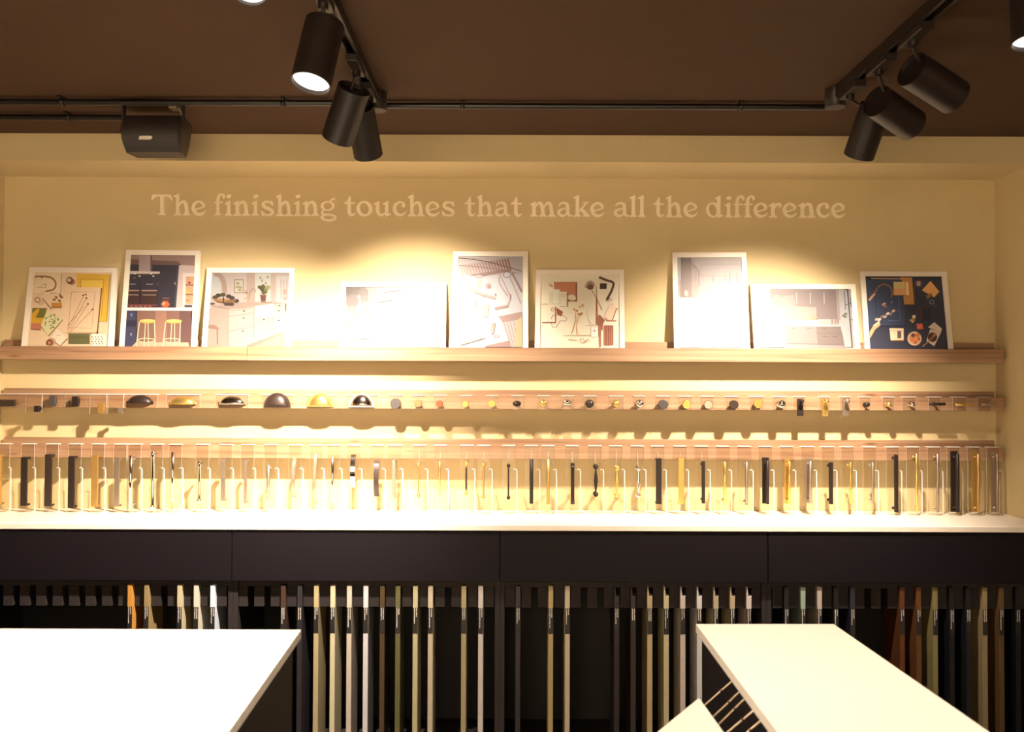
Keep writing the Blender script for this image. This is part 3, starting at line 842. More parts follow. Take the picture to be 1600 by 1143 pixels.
TEXT = [('T', 237), ('h', 272), ('e', 300), ('f', 334.8), ('i', 352), ('n', 365), ('i', 394), ('s', 407.5), ('h', 431.5), ('i', 460), ('n', 473), ('g', 501),
        ('t', 538), ('o', 557), ('u', 584.2), ('c', 613.8), ('h', 637.5), ('e', 665), ('s', 689.8), ('t', 725.6), ('h', 744.6), ('a', 772.8), ('t', 798),
        ('m', 828), ('a', 870), ('k', 895.8), ('e', 922), ('a', 958.6), ('l', 983.6), ('l', 997), ('t', 1020.2), ('h', 1039.5), ('e', 1067.5),
        ('d', 1102.6), ('i', 1132), ('f', 1144.8), ('f', 1161), ('e', 1176.8), ('r', 1201), ('e', 1222), ('n', 1247), ('c', 1274.8), ('e', 1298)]
sign = thing('wall_lettering', 'raised cream serif lettering reading The finishing touches that make all the difference', 'sign', U(779, 338, Y=YW))
for ch, px in TEXT:
    base = 336.4 + (px - 237) * 0.0036
    m = MB(); k = 0
    def to3(a, b, d): 
        p = U(px + a, base - b, Y=YW); return (p.x, YW - d, p.z)
    for pr in G[ch]:
        e = .0060 + k * .00006; k += 1
        if pr[0] == 'P':
            m.prism(pr[1], to3, .0, e)
        elif pr[0] == 'S':
            L, R = ribbon(pr[1])
            for i in range(len(L) - 1): m.prism([L[i], L[i + 1], R[i + 1], R[i]], to3, .0, e)
        else:
            o, i_ = pr[1], pr[2]
            for i in range(len(o) - 1): m.prism([o[i], o[i + 1], i_[i + 1], i_[i]], to3, .0, e)
    m.build('letter', m_letter, sign)

# ------------------------------------------------------------------ framed prints on the top ledge
_mc = {}
def pcol(c, k):
    al = tuple(min(.86, s2l(q) / w_) for q, w_ in zip(c, k))
    key = tuple(round(a, 3) for a in al)
    if key not in _mc: _mc[key] = plain('print_ink', key, 0.5)
    return _mc[key]

def Rc(x0, y0, x1, y1, c): return ('p', [(x0, y0), (x1, y0), (x1, y1), (x0, y1)], c)
def Po(c, *p): return ('p', list(p), c)
def Ov(x, y, rx, ry, c, rot=0): 
    return ('p', [(x + rx * math.cos(t) * math.cos(rot) - ry * math.sin(t) * math.sin(rot), y + rx * math.cos(t) * math.sin(rot) + ry * math.sin(t) * math.cos(rot))
                  for t in [2 * math.pi * k / 18 for k in range(18)]], c)
def Li(w_, c, *p):
    q = [(a, b, w_) for a, b in p]; sharp = len(p) < 3
    for i in range(1, len(p) - 1):
        u, v = (p[i][0] - p[i - 1][0], p[i][1] - p[i - 1][1]), (p[i + 1][0] - p[i][0], p[i + 1][1] - p[i][1])
        if u[0] * v[0] + u[1] * v[1] < .45 * math.hypot(*u) * math.hypot(*v): sharp = True
    return ('l', q if sharp else catmull(q, 4), c)
def Ro(x, y, rx, ry, w_, c):
    return Li(w_, c, *[(x + rx * math.cos(2 * math.pi * k / 14), y + ry * math.sin(2 * math.pi * k / 14)) for k in range(15)])

def framed_print(label, ox, corners, inset, k, base, shapes):
    """corners TL TR BR BL in photo pixels; shapes in 5x enlarged pixels from (ox, 380)"""
    YT, ZB = 3.7285, L1[0] + .0175
    tl, tr, br, bl = corners
    TL = U(*tl, Y=YT); TR = U(*tr, Y=YT)
    slope = (YT - 3.6845) / (TL.z - ZB)
    # plane through TL, TR and the leaning foot line
    P0 = TL; foot_ = Vector((0, -slope, -1)).normalized()
    nrm = (TR - TL).cross(foot_).normalized()
    if nrm.y > 0: nrm = -nrm
    def onp(px, py):
        d = ray(px, py); t_ = (P0 - CAM).dot(nrm) / d.dot(nrm); return CAM + d * t_
    BR, BL = onp(*br), onp(*bl)
    def ext(a, b):   # extend a->b down to the shelf
        d = b - a; return a + d * ((a.z - ZB) / (a.z - b.z))
    BR2, BL2 = ext(TR, BR), ext(TL, BL)
    t = thing('framed_print', label, 'picture', ((BL2.x + BR2.x) / 2, BL2.y, ZB), 'framed prints on the top ledge')
    O = [TL, TR, BR2, BL2]
    b_ = .0205
    ux = (TR - TL).normalized(); 
    I = [TL + ux * b_ + foot_ * b_, TR - ux * b_ + foot_ * b_]
    dR = (BR2 - TR).normalized(); dL = (BL2 - TL).normalized()
    hh = (TL - BL2).length
    I += [I[1] + dR * (hh - 2 * b_), I[0] + dL * (hh - 2 * b_)]
    th = .015
    m = MB()
    vs = O + I + [v - nrm * th for v in O] + [v - nrm * th for v in I]
    fs = []
    for q in range(4):
        r = (q + 1) % 4
        fs += [(q, 4 + q, 4 + r, r), (8 + q, 8 + r, 12 + r, 12 + q), (q, r, 8 + r, 8 + q), (4 + q, 12 + q, 12 + r, 4 + r)]
    m.add(vs, fs); m.build('frame', m_frame, t)
    mats = [pcol(base, k)]; idx = {base: 0}
    m = MB()
    J = [I[0], I[1], I[2], I[3]]
    vs = [v - nrm * .0045 for v in J] + [v - nrm * .009 for v in J]
    m.add(vs, [(0, 3, 2, 1), (4, 5, 6, 7), (0, 1, 5, 4), (1, 2, 6, 5), (2, 3, 7, 6), (3, 0, 4, 7)], 0)
    cen = (I[0] + I[2]) / 2
    ax = (I[1] - I[0]).normalized(); W0 = (I[1] - I[0]).length
    def clampin(p):
        # keep artwork inside the print
        v = p - I[0]; fy = -v.dot(-foot_); fy = v.dot(foot_)
        fy = max(0, min(hh - 2 * b_, fy)); f = fy / (hh - 2 * b_)
        a = I[0].lerp(I[3], f); c = I[1].lerp(I[2], f)
        fx = (p - a).dot(ax) / max(1e-6, (c - a).dot(ax)); fx = max(0, min(1, fx))
        return a.lerp(c, fx)
    off = .0044; step = .0036 / max(10, len(shapes))
    for s_ in shapes:
        off -= step
        c = s_[2]
        if c not in idx: idx[c] = len(mats); mats.append(pcol(c, k))
        def W3(x, y): return clampin(onp(ox + x / 5, 380 + y / 5)) - nrm * off
        if s_[0] == 'p':
            vs = [W3(x, y) for x, y in s_[1]]
            m.add(vs, [tuple(range(len(vs)))[::-1]], idx[c])
        else:
            L, R = ribbon(s_[1])
            vs = [W3(*a) for a in L] + [W3(*a) for a in R]; n = len(L)
            m.add(vs, [(i + 1, i, n + i, n + i + 1) for i in range(n - 1)], idx[c])
    m.build('print', mats, t)

rng = random.Random(7)
K1 = (1.45, 1.25, .98)
br = (165, 105, 58)
sh = [Rc(262, 225, 478, 388, (252, 218, 170)), Li(5, (150, 100, 62), (476, 235), (470, 388), (385, 385)), Po((238, 200, 150), (248, 400), (340, 372), (340, 400)),
      Li(13, br, (266, 258), (330, 256), (385, 262), (420, 285), (432, 322), (412, 358), (350, 374)), Li(9, (120, 70, 35), (320, 250), (325, 272)),
      Po((190, 140, 95), (278, 345), (355, 312), (358, 345)), Po((252, 222, 175), (290, 340), (350, 320), (352, 340)),
      Ov(556, 298, 28, 24, (175, 110, 75)), Ov(540, 286, 27, 27, (95, 58, 38)), Ov(536, 283, 17, 16, (225, 185, 140)),
      Po((240, 182, 62), (595, 232), (855, 238), (828, 608), (600, 600)), Li(5, (120, 80, 40), (857, 238), (830, 610), (760, 606)),
      Li(5, (185, 128, 35), (622, 600), (625, 275), (808, 278), (790, 560)), Po((248, 196, 78), (632, 285), (800, 288), (782, 560), (640, 560)),
      Po((128, 82, 52), (545, 345), (796, 345), (762, 706), (515, 700)), Po((246, 202, 152), (540, 338), (786, 342), (752, 698), (508, 690)),
      Li(4, (186, 136, 92), (555, 378), (738, 376), (715, 660), (530, 655), (555, 378)), Li(3, (255, 225, 180), (562, 385), (728, 384)),
      *[Li(3.4, (138, 92, 50), a, b) for a, b in (((520, 672), (648, 410)), ((528, 682), (668, 430)), ((538, 690), (684, 472)), ((548, 692), (720, 515)), ((524, 640), (655, 490)))],
      *[Ov(x, y, 8, 7, (112, 74, 40)) for x, y in ((646, 403), (666, 397), (672, 424), (684, 470), (720, 513))],
      *[Ov(x, y, 13, 9, (138, 88, 48), r) for x, y, r in ((436, 420, .5), (468, 406, 1), (420, 438, 0), (462, 446, .7), (478, 418, .2))],
      Rc(400, 462, 480, 500, (208, 136, 56)), Rc(400, 494, 480, 502, (150, 92, 40)),
      Ro(290, 440, 20, 18, 8, (165, 118, 80)), Ro(316, 462, 17, 12, 5, (190, 145, 105)), Li(7, (130, 84, 55), (326, 428), (402, 514)),
      Po((120, 108, 42), (250, 502), (365, 505), (340, 590), (245, 585)), Po((226, 166, 45), (247, 545), (275, 520), (300, 505), (306, 520), (275, 580), (345, 580), (325, 622), (243, 622)),
      Po((206, 122, 88), (240, 622), (322, 622), (318, 672), (236, 668)), Po((110, 70, 45), (236, 668), (318, 672), (316, 677), (236, 673)),
      Po((150, 105, 70), (368, 535), (492, 596), (380, 726), (316, 650)), Po((232, 214, 150), (362, 525), (488, 590), (374, 718), (316, 640))]
for _ in range(26):
    x, y = 345 + rng.random() * 120, 555 + rng.random() * 110
    if abs(x - 405) + abs(y - 620) > 85: continue
    sh.append(Ov(x, y, 11, 4, rng.choice([(112, 108, 50), (90, 112, 84), (160, 150, 90)]), rng.random() * 3))
sh += [Po((150, 105, 70), (450, 672), (530, 745), (472, 800), (392, 752)), Po((252, 220, 178), (442, 662), (522, 738), (468, 795), (388, 745)), Li(4, (165, 150, 95), (440, 720), (475, 712)),
       Ov(400, 766, 34, 30, (206, 150, 110)), Ov(386, 772, 26, 24, (120, 70, 46)), Ov(384, 776, 14, 14, (190, 130, 92)),
       Rc(535, 697, 700, 782, (108, 100, 56)), Rc(535, 697, 700, 704, (168, 140, 95)), Rc(545, 730, 690, 734, (84, 78, 44)), Li(5, (236, 190, 140), (500, 694), (760, 692)),
       *[Po((62, 44, 40), (748 + a, 690 + b), (765 + a, 700 + b), (752 + a, 720 + b)) for a, b in ((-15, 10), (5, -8), (12, 12))],
       Po((255, 232, 196), (715, 700), (820, 710), (825, 800), (712, 800)),
       *[Ov(720 + 24 * i + 8 * (j % 2), 728 + 18 * j, 6, 4, (100, 74, 56), .5) for i in range(4) for j in range(4)]]
framed_print('white framed print of beige and yellow samples, leftmost on the top ledge', 0, [(46, 417), (183, 418), (176, 540), (33, 540)], 8, K1, (244, 204, 154), sh)

K2 = (2.0, 1.7, 1.38)
navy = (60, 53, 62)
sh = [Po((176, 138, 120), (1000, 90), (1530, 90), (1530, 235), (1395, 150), (1000, 150)), Po((128, 94, 84), (1000, 122), (1395, 136), (1395, 166), (1000, 162)),
      Po((228, 196, 178), (1395, 165), (1530, 170), (1530, 510), (1362, 500)), Po((92, 76, 78), (1385, 160), (1398, 160), (1372, 500), (1358, 500)),
      Rc(1082, 92, 1186, 218, (196, 164, 150)), Rc(1172, 92, 1186, 218, (120, 92, 86)), Po((238, 206, 184), (1000, 214), (1245, 218), (1245, 234), (1000, 236)), Rc(1000, 236, 1225, 246, (88, 66, 62)),
      *[Ov(x, 254, 9, 5, (255, 236, 210)) for x in (1088, 1195)], *[Ov(x, 236, 8, 4, (255, 244, 220)) for x in (1052, 1178)],
      *[Rc(a, 314, b, 319, (205, 180, 165)) for a, b in ((1005, 1058), (1140, 1192))], Rc(1226, 308, 1231, 322, (230, 200, 180)), Rc(1362, 300, 1368, 318, (230, 200, 180)), Rc(1040, 264, 1058, 270, (190, 110, 80)),
      Rc(990, 366, 1090, 470, (70, 42, 38)), Rc(1100, 366, 1226, 470, (74, 44, 38)), Rc(990, 362, 1086, 372, (170, 130, 115)), Rc(1104, 362, 1226, 372, (176, 134, 118)),
      Rc(1000, 398, 1080, 403, (205, 165, 140)), Rc(1110, 398, 1216, 403, (205, 165, 140)), Rc(1088, 300, 1096, 470, (38, 34, 44)), Rc(1226, 280, 1230, 480, (40, 36, 48)),
      Rc(990, 474, 1225, 486, (130, 70, 58)), *[Ov(1025 + 36 * i, 490, 13, 6, (190, 100, 80)) for i in range(5)],
      Ov(1290, 474, 34, 23, (216, 108, 58)), Rc(1266, 444, 1318, 452, (180, 80, 45)), Rc(1272, 424, 1322, 428, (210, 130, 100)), Ov(1278, 468, 9, 12, (250, 190, 150)),
      Rc(1425, 228, 1530, 500, (250, 224, 206)), Rc(1450, 256, 1512, 472, (228, 168, 124)), *[Rc(1448, y, 1514, y + 8, (140, 84, 60)) for y in (318, 392)], Ov(1478, 304, 12, 8, (150, 60, 50)), Ov(1462, 376, 14, 16, (236, 190, 90)), Ov(1462, 442, 16, 6, (190, 120, 70)),
      Rc(1440, 478, 1500, 496, (80, 60, 66)),
      Rc(970, 500, 1530, 524, (255, 238, 218)),
      Rc(970, 524, 1070, 810, (76, 70, 90)), Rc(970, 600, 1070, 650, (52, 48, 64)), Rc(1020, 545, 1030, 570, (150, 150, 190)), Rc(1018, 700, 1026, 720, (190, 190, 220)), Rc(1060, 524, 1070, 810, (50, 44, 52)),
      Rc(1070, 526, 1492, 810, (150, 104, 86)), Rc(1212, 526, 1300, 810, (176, 124, 98)), Rc(1400, 526, 1492, 810, (118, 80, 72)), Po((226, 176, 138), (1060, 772), (1470, 770), (1480, 812), (1020, 812)),]
for dx in (0, 206):
    iv = (250, 224, 168)
    sh += [Li(7, iv, (1088 + dx, 612), (1064 + dx, 800)), Li(7, iv, (1206 + dx * .98, 612), (1212 + dx * .93, 800)), Li(6, iv, (1136 + dx, 615), (1124 + dx, 800)), Li(6, iv, (1156 + dx, 615), (1158 + dx, 800)),
           Ro(1142 + dx * .97, 756, 68, 16, 6, iv), Ov(1152 + dx, 606, 64, 16, (246, 190, 84)), Ov(1152 + dx, 600, 58, 9, (252, 210, 120))]
framed_print('tall white framed print of navy kitchen with two yellow bar stools', 0, [(197, 390), (313, 391), (306, 540), (186, 540)], 8, K2, navy, sh)

K3 = (4.2, 3.6, 2.9)
sh = [Rc(150, 225, 430, 460, (252, 222, 200)), Po((255, 243, 224), (150, 240), (200, 262), (222, 320), (220, 400), (150, 430)), Li(36, (222, 182, 156), (170, 236), (215, 250), (245, 300), (255, 390)),
      Rc(425, 230, 490, 460, (232, 196, 170)), Rc(490, 232, 615, 455, (255, 243, 218)), Rc(612, 230, 655, 460, (238, 205, 182)), Rc(655, 250, 755, 455, (255, 240, 222)),
      Li(4, (225, 190, 165), (655, 248), (755, 244)), *[Rc(x, 280 + 8 * (x % 3), x + 8, 440, (228, 196, 172)) for x in (690, 712, 735)], *[Ov(725, y, 20, 14, (236, 190, 168)) for y in (370, 390, 430)],
      *[Ov(x, y, 7, 12, (190, 170, 130)) for x, y in ((532, 268), (590, 262), (545, 290), (575, 310))],
      Rc(328, 280, 401, 386, (158, 136, 108)), Rc(333, 285, 396, 381, (250, 232, 198)), *[Ov(x, y, 15, 10, (205, 180, 128)) for x, y in ((352, 340), (375, 342), (356, 312), (372, 362))],
      Li(4, (140, 110, 84), (440, 460), (452, 380), (470, 352), (490, 356), (495, 380)), Li(4, (190, 150, 118), (405, 370), (432, 366), (440, 410), (400, 440)), Ov(420, 385, 14, 10, (214, 160, 118)), Rc(432, 390, 444, 458, (235, 190, 140)),
      *[Ov(x, y, 19, 14, c, r) for x, y, r, c in ((530, 342, .3, (92, 84, 42)), (556, 336, 1, (106, 98, 46)), (585, 350, .2, (176, 166, 84)), (548, 362, .6, (84, 78, 40)), (575, 372, 1.2, (150, 140, 70)), (560, 384, 0, (112, 102, 52)), (592, 340, 0, (196, 186, 110)))],
      Po((138, 74, 54), (531, 402), (579, 402), (573, 454), (538, 454)), Rc(529, 400, 581, 410, (160, 92, 68)),
      Po((226, 186, 158), (140, 488), (285, 512), (725, 466), (600, 454), (340, 462)), Rc(540, 458, 622, 463, (165, 135, 110)),
      *[Ov(x, y, 22, 15, c) for x, y, c in ((205, 405, (80, 68, 38)), (240, 400, (96, 84, 44)), (285, 412, (70, 58, 36)), (312, 425, (84, 58, 42)), (345, 448, (70, 48, 40)), (180, 420, (96, 80, 44)))],
      Po((176, 118, 66), (158, 428), (345, 440), (320, 462), (270, 470), (200, 462)), Po((222, 166, 106), (165, 432), (300, 442), (250, 452), (200, 448)), Rc(240, 420, 250, 462, (84, 58, 40)), Po((88, 62, 60), (244, 464), (330, 464), (322, 488), (254, 486)),
      Ov(160, 470, 20, 8, (120, 90, 76)),
      Po((240, 200, 172), (120, 500), (285, 514), (280, 810), (100, 810)), Po((253, 224, 198), (285, 514), (735, 466), (735, 690), (420, 810), (280, 810)),
      *[Li(3.5, (196, 154, 128), a, b) for a, b in (((290, 572), (480, 542)), ((290, 688), (480, 645)), ((285, 514), (282, 808)), ((485, 490), (480, 752)), ((598, 572), (592, 715)), ((634, 470), (630, 700)), ((295, 528), (475, 502)))],
      Po((255, 246, 226), (488, 490), (634, 470), (634, 566), (490, 584)), Po((214, 172, 144), (420, 798), (705, 690), (716, 702), (480, 808)), Po((246, 208, 160), (480, 808), (716, 702), (745, 810)), Li(4, (190, 150, 100), (660, 800), (715, 770)),
      *[Ov(x, y, 8, 5, (92, 72, 60)) for x, y in ((406, 528), (403, 582), (396, 685), (561, 594), (684, 487), (679, 527), (677, 602))],
      Po((206, 154, 124), (110, 636), (175, 636), (212, 662), (206, 676), (110, 660)), Po((240, 200, 172), (160, 668), (196, 672), (196, 810), (176, 810)), Li(8, (176, 126, 98), (196, 672), (198, 790)), Rc(728, 470, 736, 530, (96, 72, 60))]
framed_print('white framed print of cream kitchen with potted plant and drawers', 300, [(323.4, 418), (460.4, 418.4), (455, 540.6), (315, 540)], 8, K3, (252, 220, 196), sh)

K4 = (7.5, 6.4, 5.2)  # spotlight glare put into the colours: pale ground, foliage fading out
tp = (150, 122, 110)
sh = [Po((234, 206, 192), (90, 340), (340, 342), (330, 560), (90, 700)),
      *[Ov(x, y, a, b_, c, r) for x, y, a, b_, r, c in ((145, 385, 55, 45, 0, tp), (235, 385, 42, 45, 0, (165, 138, 126)), (150, 450, 48, 55, .2, (172, 145, 134)), (250, 430, 28, 26, 0, (186, 158, 148)), (150, 520, 30, 36, 0, (204, 176, 164)), (120, 360, 40, 30, 0, (132, 106, 96)), (190, 350, 30, 16, 0, (140, 112, 100)))],
      Po((242, 214, 204), (185, 405), (208, 400), (260, 520), (300, 620), (285, 640), (240, 520)), Li(9, (196, 160, 148), (215, 430), (262, 510), (318, 640)), Li(8, (208, 176, 164), (292, 440), (322, 510)),
      Po((206, 170, 156), (85, 648), (160, 600), (240, 525), (238, 545), (165, 620), (85, 668)), Po((250, 228, 218), (85, 668), (165, 620), (240, 545), (300, 690), (85, 810)),
      *[Li(5, (232, 206, 190), a, b) for a, b in (((380, 382), (560, 356)), ((380, 382), (368, 440)), ((560, 356), (572, 388)), ((345, 458), (470, 440)), ((100, 752), (300, 738)))]]
framed_print('wide white framed print with dark foliage in its corner, washed out by light', 520, [(533, 440), (697.6, 441), (696.4, 541.6), (528, 541)], 8, K4, (255, 240, 226), sh)

K5 = (3.0, 2.55, 2.0)  # pale tones below have the spotlight's haze painted into the ink
pk = (214, 166, 148)
sh = [Po((248, 222, 206), (975, 105), (1480, 105), (1480, 240), (975, 260)), Po((240, 208, 192), (985, 170), (1365, 118), (1410, 200), (1060, 245), (985, 255)),
      *[Li(6 + i * .25, (226 - i * 2, 182 - i * 4, 160 - i * 4), (992 + 22 * i, 170 - i * 3), (1024 + 21.5 * i, 250 - i * 3)) for i in range(18)],
      Po((188, 142, 126), (1060, 245), (1390, 198), (1400, 215), (1150, 262)), Li(6, (112, 80, 66), (980, 112), (1100, 124), (1240, 150), (1380, 190), (1476, 218)), Li(4, (150, 112, 96), (985, 170), (1200, 190), (1440, 232)), Ov(1098, 122, 9, 5, (120, 84, 66)),
      Po((255, 240, 230), (1090, 275), (1300, 250), (1375, 480), (1270, 500), (1200, 420)), Po((255, 246, 236), (1335, 225), (1390, 225), (1395, 300), (1370, 300)), Ro(1362, 245, 30, 22, 7, (190, 150, 136)),
      Li(16, (196, 146, 128), (1400, 230), (1478, 380)), Li(9, (228, 188, 172), (1300, 232), (1380, 410), (1368, 478)), Li(8, (208, 170, 154), (1300, 260), (1306, 320), (1365, 410)), Li(10, (232, 194, 176), (1385, 270), (1470, 470)),
      Ov(1140, 262, 34, 16, (238, 206, 190)), Po((244, 220, 196), (1120, 290), (1165, 290), (1158, 350), (1128, 350)), Ov(1216, 334, 24, 24, (224, 186, 172)), Ov(1222, 340, 13, 12, (198, 154, 138)),
      Li(20, (236, 198, 180), (1050, 345), (1275, 430)), Li(12, (216, 172, 152), (1110, 385), (1275, 440)), Po(pk, (1262, 500), (1370, 480), (1372, 498), (1268, 520)), Ov(1272, 402, 8, 11, (190, 150, 130)), Rc(1385, 395, 1391, 440, (190, 150, 130)),
      Po((238, 208, 190), (1160, 480), (1220, 480), (1212, 575), (1170, 575)), Po((248, 228, 208), (1080, 430), (1125, 430), (1118, 520), (1088, 520)),
      Po((206, 162, 144), (1292, 572), (1478, 535), (1478, 590), (1330, 622)), Po((240, 212, 196), (1320, 620), (1440, 598), (1440, 810), (1390, 810)), *[Li(5, (206, 168, 150), (1335 + 26 * i, 615 - i * 5), (1395 + 18 * i, 806)) for i in range(5)],
      Po((240, 214, 150), (1440, 600), (1480, 570), (1480, 810), (1420, 810)), Po((222, 188, 160), (1240, 622), (1270, 622), (1256, 705), (1236, 705)), Ro(1275, 725, 25, 9, 3, (222, 190, 170)),
      Po((226, 190, 172), (985, 780), (1190, 732), (1190, 742), (1000, 795)), Po((204, 156, 138), (1190, 800), (1380, 760), (1385, 810), (1190, 810))]
framed_print('tall white framed print of pinkish samples under a slatted roof shape', 520, [(708.4, 392.4), (825, 392.4), (825.4, 541.6), (701.5, 541)], 8, K5, (255, 240, 228), sh)

K6 = (1.25, 1.03, .8)
dk = (84, 46, 34)
sh = [
      Rc(332, 304, 510, 455, (140, 78, 48)), Rc(328, 300, 498, 440, (196, 118, 78)), Rc(372, 380, 440, 494, (150, 110, 72)), Rc(368, 378, 428, 490, (250, 228, 188)), Rc(284, 362, 378, 474, (226, 196, 150)), Rc(280, 358, 372, 470, (250, 232, 196)), Rc(288, 376, 322, 466, (236, 212, 170)), Ro(400, 405, 12, 14, 4, (190, 160, 120)),
      Ov(468, 425, 32, 26, (246, 218, 176), .3), Li(5, (130, 84, 56), (440, 440), (500, 450)), Po((176, 112, 84), (284, 330), (306, 308), (322, 342)), Ov(298, 322, 12, 12, (226, 176, 146)),
      Li(4, (120, 70, 50), (232, 474), (280, 474)), Li(8, (142, 62, 44), (234, 618), (342, 618)), Li(8, (142, 62, 44), (340, 494), (341, 618)), Ro(318, 516, 12, 12, 4, (140, 92, 70)),
      Po((160, 76, 56), (346, 500), (400, 535), (385, 570), (350, 550)), Li(4, (130, 90, 76), (305, 620), (320, 655), (345, 655), (375, 605), (420, 605), (432, 590), (405, 565), (360, 560), (320, 560), (305, 590)),
      *[Li(4, (206, 150, 84), a, b, c) for a, b, c in (((462, 712), (490, 620), (498, 545)), ((505, 720), (505, 640), (530, 560)), ((522, 720), (505, 660), (515, 520)), ((470, 700), (500, 600), (490, 520)))],
      *[Ov(x, y, 10, 8, c) for x, y, c in ((486, 516, (216, 156, 84)), (506, 526, (190, 120, 70)), (530, 496, (222, 170, 100)), (552, 482, (214, 160, 96)), (544, 548, (196, 120, 66)), (520, 552, (226, 160, 100)), (532, 556, (176, 100, 60)), (552, 494, (230, 180, 120)))],
      *[Li(5, c, (612, 355), (612 + 46 * math.cos(t_), 355 - 62 * math.sin(t_))) for t_, c in [(.5 + .2 * i, ((128, 84, 60), (160, 112, 84), (108, 70, 50))[i % 3]) for i in range(13)]],
      Ov(612, 345, 27, 18, (120, 76, 56)), Li(5, (124, 88, 50), (622, 365), (660, 430), (704, 522)), Li(5, (140, 90, 62), (660, 340), (662, 480)),
      Li(18, dk, (680, 266), (740, 290), (786, 306), (792, 330), (775, 380), (740, 444)), Rc(686, 314, 740, 358, (60, 32, 28)), *[Li(4, (96, 60, 46), (758, 430), (758 + a, 430 + b)) for a, b in ((-20, 28), (0, 30), (26, 18))],
      Po((160, 104, 76), (724, 590), (785, 470), (790, 475), (738, 600)), Po((248, 206, 166), (718, 580), (765, 472), (820, 505), (775, 612)), Po((176, 106, 76), (738, 600), (815, 604), (815, 612), (740, 610)), Li(8, (164, 92, 66), (785, 600), (818, 512)), Ov(818, 516, 9, 9, (190, 130, 96)),
      Li(12, (164, 84, 56), (662, 430), (664, 640)), Po((158, 84, 58), (676, 560), (690, 562), (726, 605), (712, 630), (708, 680), (676, 680)), Po((176, 100, 70), (676, 650), (696, 650), (696, 812), (684, 812)),
      *[Rc(720 + 18 * i, 642, 733 + 18 * i, 798, (178, 100, 66)) for i in range(4)], *[Rc(733 + 18 * i, 644, 738 + 18 * i, 800, (112, 58, 40)) for i in range(4)],
      Li(3, (206, 172, 132), (580, 520), (600, 600), (640, 640)), Li(4, (206, 172, 132), (580, 642), (660, 642)), Rc(618, 660, 672, 732, (255, 238, 212)), Ov(645, 686, 10, 6, (176, 110, 100)), Li(4, (196, 160, 116), (402, 720), (620, 720)),
      Li(6, (190, 150, 108), (440, 752), (505, 758)), Ro(548, 762, 16, 16, 4, (186, 136, 94)), Ro(594, 762, 12, 12, 3, (226, 190, 150)), Li(5, (130, 84, 60), (562, 780), (590, 752))]
framed_print('white framed print of beige and brown samples with a black tap', 800, [(837.6, 421), (975, 420.6), (976.4, 543), (835.6, 542.4)], 8, K6, (252, 226, 186), sh)

K7 = (3.4, 2.9, 2.3)  # near-white shapes: overexposure by the lamp painted into the artwork
sh = [Po((236, 206, 190), (98, 110), (592, 110), (592, 300), (98, 420)), Rc(118, 112, 202, 150, (180, 148, 134)), Po((194, 160, 142), (118, 150), (202, 146), (205, 420), (118, 420)), Rc(98, 112, 120, 290, (255, 244, 232)),
      Po((226, 192, 172), (202, 146), (258, 226), (262, 420), (205, 440)), Li(4, (170, 134, 116), (204, 150), (256, 222), (262, 330)), Po((246, 220, 200), (205, 115), (592, 115), (592, 160), (270, 160), (262, 215)),
      Rc(272, 164, 592, 250, (238, 210, 194)), Rc(235, 215, 240, 300, (206, 170, 150)), *[Rc(x, 230, x + 6, 300, (236, 208, 180)) for x in (375, 470, 505, 560)], Rc(98, 425, 592, 812, (255, 246, 228)), Ov(160, 390, 18, 26, (250, 226, 200))]
framed_print('tall white framed print of pale kitchen, nearly white under the spotlight', 1040, [(1050.4, 394), (1166, 394), (1172, 543), (1053.6, 543)], 8, K7, (255, 244, 226), sh)

